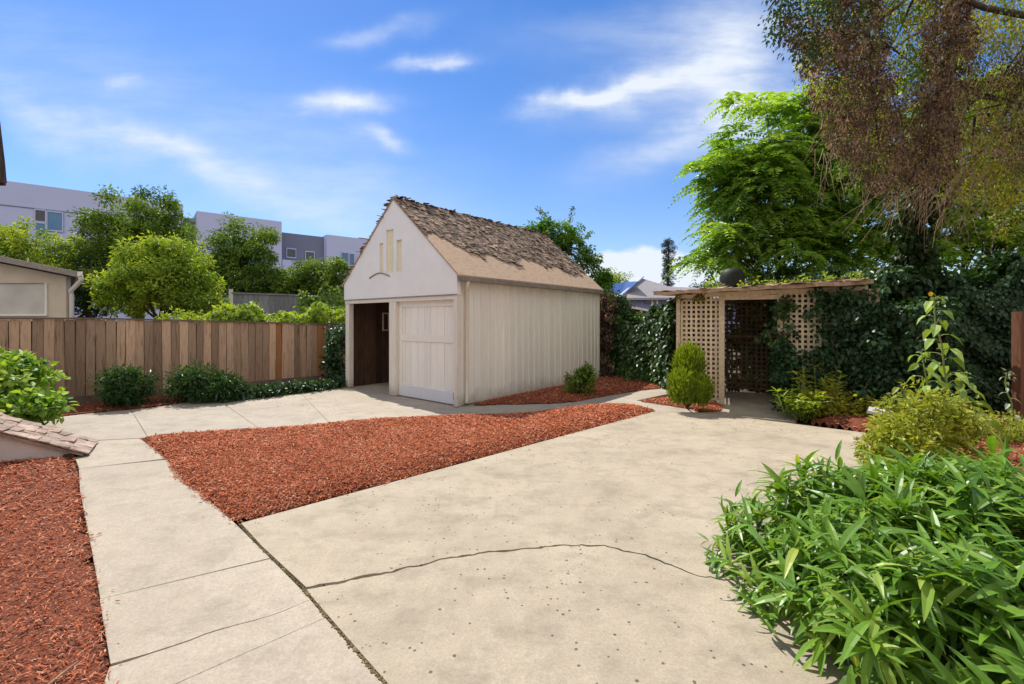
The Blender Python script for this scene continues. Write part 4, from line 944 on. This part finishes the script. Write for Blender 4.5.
# small things in the mid distance
tree('round_tree', 'yellow green tree crown peeping above the roofs right of the garage', T(615, 320, 42)*np.array([1,1,0]), T(615, 290, 42), [(T(610, 280, 42), (1.7, 1.5, .9))], 40, .5, 60, .22, L_light, r=.16, nl=10)
ct = thing('tall_pine', 'very thin dark tall pine rising above the purple house roof', 'tree', tuple(T(668, 320, 60)*np.array([1,1,0])))
mb = MB(); mb.tube([T(668, 320, 60)*np.array([1,1,0]), T(668, 280, 60), T(668.5, 242, 60)], [.3, .2, .05], 7); mb.build('trunk', M_bark, ct, True)
mb = MB(); cc = []
for i in range(170):
    y_ = random.uniform(239, 300); w_ = .45+.35*math.sin((y_-236)/9)**2; w_ *= .4 if y_ < 243 else 1; q = T(668.3, y_, 60); cc.append(q+np.array([random.uniform(-w_, w_), random.uniform(-.6, .6), 0]))
clumps(mb, cc, .28, 34, .26, .3); mb.build('crown', leafmat('leaf_pine', (.02, .04, .03), (.05, .08, .06), .15), ct)
tree('round_tree', 'hazy grey green tree crown on the skyline right of the thin pine', T(715, 320, 70)*np.array([1,1,0]), T(715, 300, 70), [(T(712, 292, 70), (3.6, 2.5, 1.8))], 60, .8, 50, .35, L_dark, r=.3, nl=10)

# distant tree belt closing the horizon
mb = MB(); cc = []
for i in range(620):
    a_ = random.uniform(-75, 75); R0 = random.uniform(95, 130); cc.append([R0*math.sin(R_(a_)), R0*math.cos(R_(a_)), random.uniform(.5, 4.5)])
clumps(mb, cc, 2.6, 40, .9, .6); tag(mb.build('distant_trees', L_dark), 'distant belt of dark trees closing the horizon', 'trees', kind='stuff')

# ================================================================ AILANTHUS TREES RIGHT
def fronds(mb, org, dirs, Ls, nl=10, leaf=.11, tone=None, mi=0, stems=None):
    """pinnate fronds: paired leaflets hanging off an arched rachis"""
    n = len(org); t = np.linspace(.15, 1, nl)
    dirs = unit(dirs); side = unit(np.cross(dirs, np.array([0, 0, 1.])))
    tn = rng.uniform(0, 1, n) if tone is None else tone
    for k, tt_ in enumerate(t):
        droop = .55*tt_*tt_
        base = org+dirs*(Ls*tt_)[:, None]-np.array([0, 0, 1.])*(Ls*droop)[:, None]
        for sg in (-1, 1):
            D = unit(side*sg+dirs*.45-np.array([0, 0, .28])+rng.normal(0, .12, (n, 3)))
            N = unit(np.array([0, 0, 1.])+rng.normal(0, .5, (n, 3)))
            L = leaf*np.sin(np.pi*(.25+.62*tt_))*rng.uniform(.85, 1.15, n)
            leaves(mb, base, D, N, L*1.1, L*.42, np.clip(tn+rng.normal(0, .08, n), 0, 1), mi=mi, droop=.2)
    if stems is not None:
        for i in range(0, n, 3):
            a_ = org[i]; p_ = [a_+dirs[i]*Ls[i]*q-np.array([0, 0, 1.])*Ls[i]*.55*q*q for q in (0, .35, .7, 1)]; stems.tube(p_, [.006, .005, .004, .002], 4)
def ailanthus(label, base, stems_to, ells, nfr, leaf=.12, fl=.55, name='pinnate_tree', mat=None, grp=None):
    base = np.asarray(base, float); e = thing(name, label, 'tree', base, grp); tb = MB(); mb = MB(); sb = MB(); ends = []
    for q in stems_to:
        q = np.asarray(q, float); limb(tb, base+rng.normal(0, .08, 3)*np.array([1, 1, 0]), q, .07, .02, -.03, 9, 8); ends.append(q)
    tot = sum(r_[0]*r_[2] for _, r_ in ells)
    for c_, r_ in ells:
        k = int(nfr*r_[0]*r_[2]/tot/9); cc = in_ell(c_, r_, k, .45)
        for q in cc:
            m_ = int(rng.integers(7, 12)); th_ = rng.uniform(0, .5, m_)+np.arange(m_)*2.4+rng.uniform(0, 6)
            D = np.stack([np.cos(th_), np.sin(th_), rng.uniform(-.35, .8, m_)], 1); out_ = unit(q-np.asarray(c_)); D = unit(D+out_*.45)
            tn = np.full(m_, rng.uniform(0, 1))
            fronds(mb, np.repeat(q[None], m_, 0)+rng.normal(0, .03, (m_, 3)), D, fl*rng.uniform(.65, 1.2, m_), leaf=leaf, tone=np.clip(tn+rng.normal(0, .15, m_), 0, 1), stems=sb)
        for q in cc[::3]:
            j = int(np.argmin([np.linalg.norm(q-w_) for w_ in ends])); s_ = base+(ends[j]-base)*rng.uniform(.45, .95); limb(tb, s_, q, .022, .008, .06, 6, 6)
    tb.build('trunk', M_bark, e, True); mb.build('crown', mat or L_ail, e); sb.build('leaf_stalks', M_stem, e)
    return e
YT = 12.0
ailanthus('bright green tree with feathery pinnate leaves rising behind the lattice shed', (7.6, 12.2, 0), [T(770, 150, YT), T(730, 190, YT), T(800, 120, YT), T(850, 160, YT), T(745, 230, YT), T(830, 200, YT)],
          [(T(795, 165, YT), (2.3, 1.5, 2.2)), (T(745, 195, YT), (1.45, 1.2, 1.5)), (T(735, 245, YT), (1.1, 1, .8)), (T(850, 190, YT), (1.9, 1.3, 2.2)), (T(818, 110, YT), (.9, .9, .7)), (T(800, 248, YT), (2.2, 1.2, .9))], 2500, .185, .85)
YT = 11.0
ailanthus('pinnate leaved tree with lightened leaves at the right border behind the ivy wall', (11.0, 11.4, 0), mat=leafmat('leaf_pinnate_lit', (.12, .26, .03), (.36, .56, .08), .58, .4, .5, third=(.55, .66, .14)), stems_to=[T(930, 200, YT), T(980, 160, YT), T(1010, 210, YT), T(900, 240, YT)],  # leaf colour lightened to offset the shade of the foreground tree
          ells=[(T(920, 225, YT), (1.9, 1.2, 1.4)), (T(985, 225, YT), (2.0, 1.2, 1.6)), (T(1040, 180, YT), (1.8, 1.2, 2.6)), (T(960, 130, YT+1), (2.2, 1.2, 2.2)), (T(890, 270, YT), (1.4, 1, .6))], nfr=1500, leaf=.17, fl=.8)

# ================================================================ FOREGROUND TREE WITH DEAD VINES
ft = thing('vine_draped_tree', 'big tree at upper right draped with hanging brown dead vines', 'tree', (7.7, 8.6, 0))
tb = MB(); base = np.array([7.75, 8.7, 0]); 
tb.tube([base, base+[-.1, 0, 1.2], T(912, 290, 8.4), T(905, 235, 8.1), T(930, 150, 7.8), T(950, 60, 7.5), T(960, -60, 7.2)], [.20, .17, .15, .14, .11, .09, .06], 12)
tb.tube([T(905, 235, 8.1), T(945, 205, 8.0), T(1000, 120, 7.6), T(1060, 30, 7.0)], [.07, .055, .04, .03], 9)
tb.tube([T(1100, 40, 6.3), T(1040, 18, 6.2), T(985, 8, 6.1), T(930, -14, 6.0), T(850, -30, 5.9), T(790, -20, 5.8), T(768, 10, 5.8)], [.055, .045, .035, .03, .025, .015, .008], 8)
tb.tube([T(930, -20, 6.3), T(868, 30, 6.4), T(872, 90, 6.5), T(880, 150, 6.5)], [.03, .025, .02, .01], 7)
tb.tube([T(955, 20, 7.0), T(948, 80, 6.8), T(955, 150, 6.6)], [.05, .04, .02], 7)
for i in range(30):
    a_ = T(random.uniform(840, 1010), random.uniform(-30, 120), random.uniform(6, 7.5)); limb(tb, a_, a_+rng.normal(0, .6, 3), .02, .004, .05, 6, 5)
tb.build('trunk', M_bark, ft, True)
def region_pts(polys, n, Y0, Y1):
    out_ = []
    for (poly, k) in polys:
        poly = np.array(poly, float); mn = poly.min(0); mx_ = poly.max(0); c_ = 0
        while c_ < int(n*k):
            x = rng.uniform(mn[0], mx_[0], 400); y = rng.uniform(mn[1], mx_[1], 400); m_ = inpoly(poly, x, y)
            for a_, b_ in zip(x[m_], y[m_]):
                out_.append(P(a_, b_, rng.uniform(Y0, Y1))); c_ += 1
                if c_ >= int(n*k): break
    return np.array(out_)
# brown hanging masses
mb = MB()
pts = region_pts([([(822,-40),(880,-40),(888,60),(905,130),(912,175),(895,195),(872,185),(850,160),(828,140),(838,120),(850,90),(840,40)], .42),
                  ([(920,-40),(975,-40),(972,60),(962,120),(955,165),(925,185),(905,160),(915,110),(925,60)], .32),
                  ([(975,80),(1060,40),(1060,190),(1000,160),(980,130)], .13), ([(780,20),(840,10),(850,90),(835,140),(812,110),(800,60)], .13)], 900, 5.7, 7.1)
clumps(mb, pts, .11*rng.uniform(.5, 1.5, len(pts)), 44, .052, .40, flat=1.5, down=.9); mb.build('dead_foliage', L_brown, ft)
mb = MB(); pts = region_pts([([(800,-40),(1060,-40),(1060,150),(960,200),(880,170),(830,120),(800,60)], .72), ([(960,120),(1060,120),(1060,285),(1030,215),(1005,240),(985,190)], .16)], 740, 6.4, 8.8)
clumps(mb, pts, .18, 44, .062, .5, flat=1, down=.5); mb.build('olive_foliage', L_olive, ft)
mb = MB(); pts = region_pts([([(758,-30),(800,-30),(835,20),(820,60),(795,62),(775,45)], .62), ([(800,-40),(900,-40),(860,30),(820,20)], .38)], 110, 5.6, 6.2)
clumps(mb, pts, .13, 22, .055, .6, flat=1, down=.5); mb.build('green_foliage', L_dark, ft)
mb = MB(); pts = region_pts([([(810,-30),(905,-30),(860,120),(905,200),(845,190),(808,90)], .5), ([(890,0),(935,0),(925,150),(905,120)], .25), ([(965,-30),(1060,-30),(1060,250),(985,230)], .25)], 170, 5.9, 7.0)
clumps(mb, pts, .12, 26, .055, .55, flat=1.2, down=.7); mb.build('mixed_foliage', L_mid, ft)
# dry twigs hanging
tw = MB()
for i in range(280):
    a_ = P(random.gauss(930, 32), random.uniform(60, 195), random.uniform(6.2, 7.4)); d_ = np.array([random.gauss(-.45, .45), random.gauss(0, .3), random.uniform(-1.3, -.3)]); L_ = random.uniform(.3, .95)
    d_ = d_/np.linalg.norm(d_); t_ = np.linspace(0, 1, 5)[:, None]; tw.tube(a_+d_*L_*t_+np.array([0, 0, -.18])*L_*t_*t_+rng.normal(0, .012, (5, 3)), np.linspace(.0055, .002, 5), 4)
for i in range(1100):
    a_ = P(random.uniform(815, 1040), random.uniform(-30, 200), random.uniform(5.9, 7.2)) if i < 520 else P(random.uniform(930, 1060), random.uniform(10, 230), random.uniform(6, 8)); d_ = unit(np.array([random.gauss(0, .35 if i < 520 else .8), random.gauss(0, .3), -1])); L_ = random.uniform(.15, .6)
    t_ = np.linspace(0, 1, 4)[:, None]; tw.tube(a_+d_*L_*t_+rng.normal(0, .012, (4, 3)), np.linspace(.004, .0015, 4), 3)
tw.build('dry_twigs', M_twig, ft)
tk_ = [base, base+[-.1, 0, 1.2], T(912, 290, 8.4), T(905, 235, 8.1), T(925, 165, 7.85)]
pts = []
for i in range(420):
    k_ = random.uniform(0, 3.99); a_, b_ = np.asarray(tk_[int(k_)]), np.asarray(tk_[int(k_)+1]); pts.append(a_+(b_-a_)*(k_ % 1)+np.array([random.gauss(0, .13), random.gauss(-.10, .10), 0]))
mb = MB(); clumps(mb, pts, .14, 20, .09, .75, hexa=True, down=.8); mb.build('trunk_ivy', L_dark, ft)

# ================================================================ SHRUBS AND PLANTS
# hatch at left with shingled roof
ht = thing('cellar_hatch', 'low pink stucco cellar hatch with ragged shingled roof at the left edge', 'hatch', (-5.9, 5.2, 0))
wb0 = G(72, 456.5); wb1 = G(-40, 471); ddir = unit((wb1-wb0)[:2]); bk = np.array([-ddir[1], ddir[0]]); bk = bk if bk[1] > 0 else -bk
def HP(a, b, z): q = wb0[:2]+ddir*a+bk*b; return np.array([q[0], q[1], z])
slope = .52
MB().prism([HP(0, 0, -.05), HP(1.9, 0, -.05), HP(1.9, 0, .04+1.9*slope), HP(0, 0, .04)], np.array([*(bk*.5), 0])).build('wall', M_pink, ht)
MB().prism([HP(-.10, -.06, .0), HP(1.9, -.06, .07+1.85*slope), HP(1.9, -.06, .10+1.85*slope), HP(-.10, -.06, .03)], np.array([*(bk*.62), 0])).build('roof', M_hshing, ht)
mb = MB(); upv = unit(HP(1, 0, slope)-HP(0, 0, 0)); acr = np.array([*bk, 0]); nn_ = np.cross(upv, acr); nn_ = nn_ if nn_[2] > 0 else -nn_
for r_ in range(26):
    a_ = -.06+r_*.085; b_ = -.08
    while b_ < .56:
        wd = random.uniform(.10, .22); yaw = random.gauss(0, .12); cu = random.gauss(.05, .07)
        x_ = unit(-upv+acr*yaw+nn_*cu); y_ = unit(np.cross(nn_, x_)); z_ = np.cross(x_, y_)
        mb.box(HP(a_, b_+wd/2, -.0+.045+(a_+.10)*slope*1.0+random.uniform(0, .012))+x_*.02, (.17, wd-.006, .012), [x_, y_, z_], random.random()); b_ += wd
mb.build('shingles', M_hshing, ht)
MB().box(HP(.02, -.05, .0), (.09, .07, .08), [np.array([*ddir, 0]), np.array([*bk, 0]), np.array([0,0,1.])]).build('rafter_end', M_dark, ht)
shrub('leafy_shrub', 'bright green grape leaf shrub growing over the cellar hatch', (-7.2, 6.6, 0), [((-7.15, 6.4, .66), (.50, .5, .42)), ((-6.55, 6.1, .36), (.34, .35, .27)), ((-7.7, 6.5, .76), (.55, .5, .38))], 150, .14, 24, .10, leafmat('leaf_grape', (.07, .19, .025), (.28, .44, .07), .42, third=(.44, .56, .16)), .85, hexa=True)
# fence foot shrubs
sg_ = 'low shrubs at the foot of the wooden fence'
for lb, px, py, w_, h_ in (('dark green long leaved shrub nearest the cellar hatch at the fence foot', 114, 409, .42, .36), ('spreading dark shrub at the middle of the fence foot', 184, 404, .46, .34), ('smaller dark shrub right of the spreading one at the fence foot', 214, 402.5, .32, .24)):
    b_ = G(px, py)+np.array([-.0, .25, 0])
    shrub('fence_shrub', lb, b_, [(b_+np.array([0, 0, h_]), (w_, .36, h_))], 95, .12, 26, .12, leafmat('leaf_fenceshrub', (.02, .065, .02), (.07, .15, .04), .3, .4), .28, group=sg_)
pts = []
for i in range(150):
    t_ = random.uniform(0, 1); q = np.array(lerp(G(225, 402)[:2], G(343, 388)[:2], t_)); pts.append([q[0]+random.gauss(-.1, .10), q[1]+random.gauss(.12, .12), random.uniform(.03, .17)])
vinepatch('ground_ivy', 'low trailing ivy along the fence foot towards the garage', pts, .11, 13, .08, L_ivyb, down=.1)
pts = [P(random.gauss(335, 5.5), random.uniform(326, 386), 11.3+random.gauss(0, .12)) for i in range(85)]
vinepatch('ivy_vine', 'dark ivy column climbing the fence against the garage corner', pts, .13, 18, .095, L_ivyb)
# shrub by garage wall
b_ = G(580, 397); shrub('garage_shrub', 'small round leafy shrub in the mulch by the garage side wall', b_, [(b_+np.array([0, .1, .30]), (.34, .28, .27)), (b_+np.array([.15, .1, .42]), (.2, .2, .2))], 60, .09, 26, .075, L_mid, .6)
pts = [[2.9+random.uniform(-.1, 1.2), 11.9+random.uniform(-.6, .6)-random.uniform(0, .4), random.uniform(.03, .2)] for i in range(60)]
vinepatch('ground_ivy', 'patch of low ivy at the foot of the ivy covered fence', pts, .12, 14, .085, L_ivy, down=.1)
# conifer-like boxwood of three lobes
b_ = G(688, 408.5); e = thing('clipped_conifer', 'bright green clipped conifer of three rounded lobes beside the shed lattice', 'shrub', b_)
mb = MB()
for c_, r_, n_ in ((P(689, 364, 8.1), (.25, .25, .33), 3300), (P(681, 388, 7.8), (.21, .21, .30), 2500), (P(699, 391, 7.85), (.22, .21, .27), 2400)):
    d_ = rdir(n_); q = c_+d_*np.array(r_)*rng.uniform(.62, 1.0, (n_, 1))*(1+.16*np.sin(d_[:, :1]*9+c_[0]*7)*np.cos(d_[:, 2:]*8+d_[:, 1:2]*5)+rng.normal(0, .07, (n_, 1))); D = unit(d_*.6+np.array([0, 0, 1.0])+rdir(n_)*.6)
    leaves(mb, q, D, unit(d_+rdir(n_)*.3), rng.uniform(.05, .14, n_), rng.uniform(.012, .022, n_), rng.uniform(0, 1, n_)*.5+np.clip(d_[:, 2]*.2+.25, 0, .5))
mb.build('foliage', L_box, e)
sb = MB(); [limb(sb, b_+np.array([0, .05, 0]), q, .02, .01, 0, 5, 6) for q in (P(690, 375, 8.05), P(681, 392, 7.95), P(698, 394, 8.0))]; sb.build('stems', M_bark, e)
# leafy rosette plants right of doorway
def tuft(name, label, base, n, L, mat, spread=.6, w_=.035, hgt=.5, cat='plant', rad=.25, group=None):
    base = np.asarray(base, float); e = thing(name, label, cat, base, group); mb = MB(); sb = MB(); 
    for i in range(n):
        a_ = random.uniform(0, 6.28); rr = rad*math.sqrt(random.random()); p0 = base+np.array([math.cos(a_)*rr, math.sin(a_)*rr*.8, 0]); tip = p0+np.array([math.cos(a_)*rr*spread*1.2, math.sin(a_)*rr*spread, hgt*random.uniform(.55, 1.1)])
        sb.tube([p0, (p0+tip)/2+rng.normal(0, .01, 3), tip], [.006, .005, .003], 4)
        k = 16; t_ = rng.uniform(.15, 1, k)[:, None]; q = p0+(tip-p0)*t_; th_ = rng.uniform(0, 6.28, k); D = np.stack([np.cos(th_), np.sin(th_), rng.uniform(.2, 1.1, k)], 1)
        blades(mb, q, D, unit(np.array([0, 0, 1.])+rdir(k)*.3), L*rng.uniform(.7, 1.2, k), w_*rng.uniform(.8, 1.2, k), np.clip(t_[:, 0]*.6+rng.uniform(0, .4, k), 0, 1), rng.uniform(.1, .5, k))
    mb.build('leaves', mat, e); sb.build('stems', M_stem, e); return e
tuft('leafy_perennial', 'light green leafy perennial at the right foot of the shed doorway', G(800, 418), 34, .15, L_light, hgt=.42, rad=.27)
tuft('leafy_perennial', 'taller pale tipped perennial in front of the ivy on the shed', G(828, 419)+np.array([.05, .25, 0]), 30, .16, L_yel, hgt=.75, rad=.24)
pts = [SP(random.uniform(1.9, 3.9), -.75+random.gauss(0, .12)+.15*0, random.uniform(.03, .35)) for i in range(130)]
vinepatch('ground_ivy', 'tangle of olive undergrowth at the foot of the ivy covered shed', pts, .13, 16, .07, L_olive, down=.2)
pts = [SP(3.4+random.gauss(0, .3), -.35+random.gauss(0, .2), random.uniform(.1, 1.9)) for i in range(150)]
vinepatch('ivy_vine', 'shaded ivy curtain hanging off the right end of the shed', pts, .15, 20, .085, L_ivyb)

# flagstone
f0 = P(880, 413, 6.3); mb = MB(); cor = [(-.20, -.03), (.02, -.11), (.22, -.05), (.18, .10), (-.05, .12)]
tv = [np.array([f0[0]+x, f0[1]+y, max(.03, f0[2]+.30*y-.10*x)]) for x, y in cor]
mb.prism(tv, (0, 0, .025)); tag(mb.build('flagstone', M_stone, bevel=.008), 'pale flat stone lying in the undergrowth behind the yellow green shrub', 'stone')

# yellow green shrub
b_ = G(915, 478); b_[2] = 0
shrub('golden_shrub', 'yellow green small leaved shrub between the driveway and the tall weed', b_, [(P(918, 418, 4.6), (.36, .34, .30)), (P(895, 444, 4.4), (.28, .3, .26)), (P(948, 428, 4.6), (.30, .3, .32)), (P(905, 462, 4.3), (.34, .3, .24))], 270, .085, 28, .06, L_yel, .5, stem=M_stem)
# tall weed (sunflower like)
def weed(label, base, top, nleaf, Lf, bud=None, name='tall_weed', group=None, mat=None):
    base = np.asarray(base, float); top = np.asarray(top, float); e = thing(name, label, 'plant', base, group); sb = MB(); mb = MB()
    t_ = np.linspace(0, 1, 8)[:, None]; st_ = base+(top-base)*t_+np.array([.05, 0, 0])*np.sin(t_*5)+rng.normal(0, .008, (8, 3)); sb.tube(st_, np.linspace(.014, .006, 8), 7)
    for i in range(nleaf):
        f_ = .25+.74*i/nleaf; q = base+(top-base)*f_+np.array([.05, 0, 0])*math.sin(f_*5); a_ = i*2.4+random.uniform(-.4, .4); d_ = np.array([math.cos(a_), math.sin(a_), .35]); Lp = Lf*.55*(1.15-f_*.5); tip = q+unit(d_)*Lp
        sb.tube([q, (q+tip)/2+np.array([0, 0, .01]), tip], [.005, .004, .003], 4)
        L_ = Lf*(1.25-.6*f_)*random.uniform(.8, 1.1)
        D = unit(np.array([[math.cos(a_), math.sin(a_), -.45]])); leaves(mb, tip[None], D, np.array([[0, 0, 1.]])+rng.normal(0, .3, (1, 3)), L_, L_*.55, np.array([random.random()]), hexa=True, droop=.45, fold=.12)
    clumps(mb, [top, top-np.array([0, 0, .06])], .04, 9, .06, .4)
    mb.build('leaves', mat or L_sun, e); sb.build('stem', M_stem, e)
    if bud is not None:
        sb = MB(); sb.tube([top-np.array([0, 0, .03]), (top+bud)/2+np.array([0, 0, .02]), bud], [.005, .004, .004], 5); sb.build('flower_stalk', M_stem, e)
        fb = MB(); n = 13; th_ = np.arange(n)/n*6.28; D = np.stack([np.cos(th_)*.8, np.full(n, -.35), np.sin(th_)*.8], 1); leaves(fb, np.repeat(bud[None], n, 0), D, np.repeat([[0, -1., .2]], n, 0), .032, .018, .5, hexa=True)
        fb.tube([bud, bud+np.array([0, -.012, 0])], [.014, .01], 8); fb.build('flower', M_yellow, e)
    return e
weed('tall leafy weed with a small yellow flower in front of the dark ivy', G(952, 462), P(938, 297, 5.0), 26, .21, P(930, 294, 4.95))
weed('shorter side stem of coarse leaves right of the tall flowering weed', G(972, 460), P(965, 372, 4.9), 18, .20)
weed('leaning coarse weed left of the tall flowering weed', G(935, 462), P(905, 385, 4.8), 18, .18, mat=L_yel)
weed('low broad leaved weed just left of the tall stem', G(940, 466), P(925, 352, 4.85), 20, .19)
for lb, px, py, Y_, w_ in (('green yellow ground cover tuft at the back of the right mulch bed', 985, 418, 5.7, .5), ('leafy tuft at the right border behind the mulch', 1020, 420, 5.6, .45)):
    b_ = P(px, py, Y_); b_[2] = .05
    shrub('ground_tuft', lb, b_, [(b_+np.array([0, 0, .18]), (w_, .35, .17))], 60, .08, 26, .045, L_yel, .45, stem=M_stem)
weed('pale leaved sapling beside the rusty brown fence post', P(1008, 420, 5.8)*np.array([1,1,0]), P(1010, 372, 5.8), 10, .10, mat=leafmat('leaf_pale', (.25, .32, .22), (.42, .50, .38), .25))
# rusty fence at the right border
rp = thing('rusty_fence', 'reddish brown board fence end at the right border', 'fence', (7.3, 6.45, 0)); x0_ = P(1016, 0, 6.4)[0]
MB().box((x0_+.06, 6.4, .86), (.12, .12, 1.72)).build('post', M_rust, rp)
mb = MB(); [mb.box((x0_+.22+i*.15, 6.4, .82), (.145, .022, 1.6)) for i in range(14)]; mb.build('boards', M_rust, rp)

# ================================================================ BIG BUSH LOWER RIGHT
bb = thing('lance_leaf_bush', 'large glossy lance leaved bush spilling over the driveway at lower right', 'bush', (2.75, 2.7, 0))
mb = MB(); sb = MB(); c_ = np.array([2.62, 2.36, 0.0]); rr_ = np.array([1.36, 1.32, .74])
NS = 1150
for i in range(NS):
    th_ = random.uniform(0, 2*math.pi); cz = random.uniform(.0, 1)**.75; rr2 = math.sqrt(max(0, 1-cz*cz)); ls = random.uniform(.72, 1.03)
    dloc = np.array([math.cos(th_)*rr2, math.sin(th_)*rr2, cz]); tip = c_+dloc*rr_*ls*(1+.07*math.sin(th_*5+cz*4))
    tip[2] = max(tip[2], .05); outd = unit(dloc/rr_); root = c_+np.array([dloc[0]*.45, dloc[1]*.4, 0]); root[2] = .0
    if random.random() < .45:
        sb.tube([root, root*.4+tip*.6+np.array([0, 0, .05]), tip], [.007, .005, .003], 4)
    k = int(rng.integers(9, 14)); sdv = unit(outd*.9+np.array([0, 0, .30])+rng.normal(0, .15, 3)); t_ = rng.uniform(-.15, .03, k)
    q = tip+sdv*t_[:, None]; az = np.arange(k)*2.4+random.random()*6; e1_ = unit(np.cross(sdv, [0.3, .2, 1])); e2_ = np.cross(sdv, e1_)
    op = rng.uniform(.45, 1.45, k)
    D = sdv*np.cos(op)[:, None]+(e1_*np.cos(az)[:, None]+e2_*np.sin(az)[:, None])*np.sin(op)[:, None]+rng.normal(0, .1, (k, 3))
    N = unit(sdv*.5+np.array([0, 0, 1.0])+rng.normal(0, .35, (k, 3)))
    L_ = rng.uniform(.10, .20, k)*random.uniform(.8, 1.25); cd_ = random.uniform(0, .5)
    blades(mb, q, D, N, L_, L_*rng.uniform(.145, .22, k), np.clip(cd_+rng.uniform(0, .5, k), 0, 1), rng.uniform(.15, .75, k))
mb.build('leaves', L_bush, bb); sb.build('stems', M_stem, bb)

# small litter
tk = MB(); tk.tube([G(45, 688, .03), G(62, 674, .045), G(79, 661, .055)], [.007, .006, .004], 6); tag(tk.build('stick', M_twig), 'thin dry stick lying on the mulch at lower left', 'stick')
lt = MB()
for i in range(130):
    q = [G(random.uniform(250, 700), random.uniform(420, 470)), G(random.uniform(225, 350), random.uniform(396, 412)), G(random.uniform(690, 860), random.uniform(415, 432)), G(random.uniform(120, 380), random.uniform(445, 640))][random.choice((0, 1, 1, 2, 2))]
    D = rdir(1); D[:, 2] *= .2; leaves(lt, q[None]+np.array([0, 0, .006]), D, np.array([[0, 0, 1.]]), .03, .016, np.array([random.random()]))
tag(lt.build('leaf_litter', L_brown), 'scattered dry leaf bits on the concrete', 'leaf litter', kind='stuff')
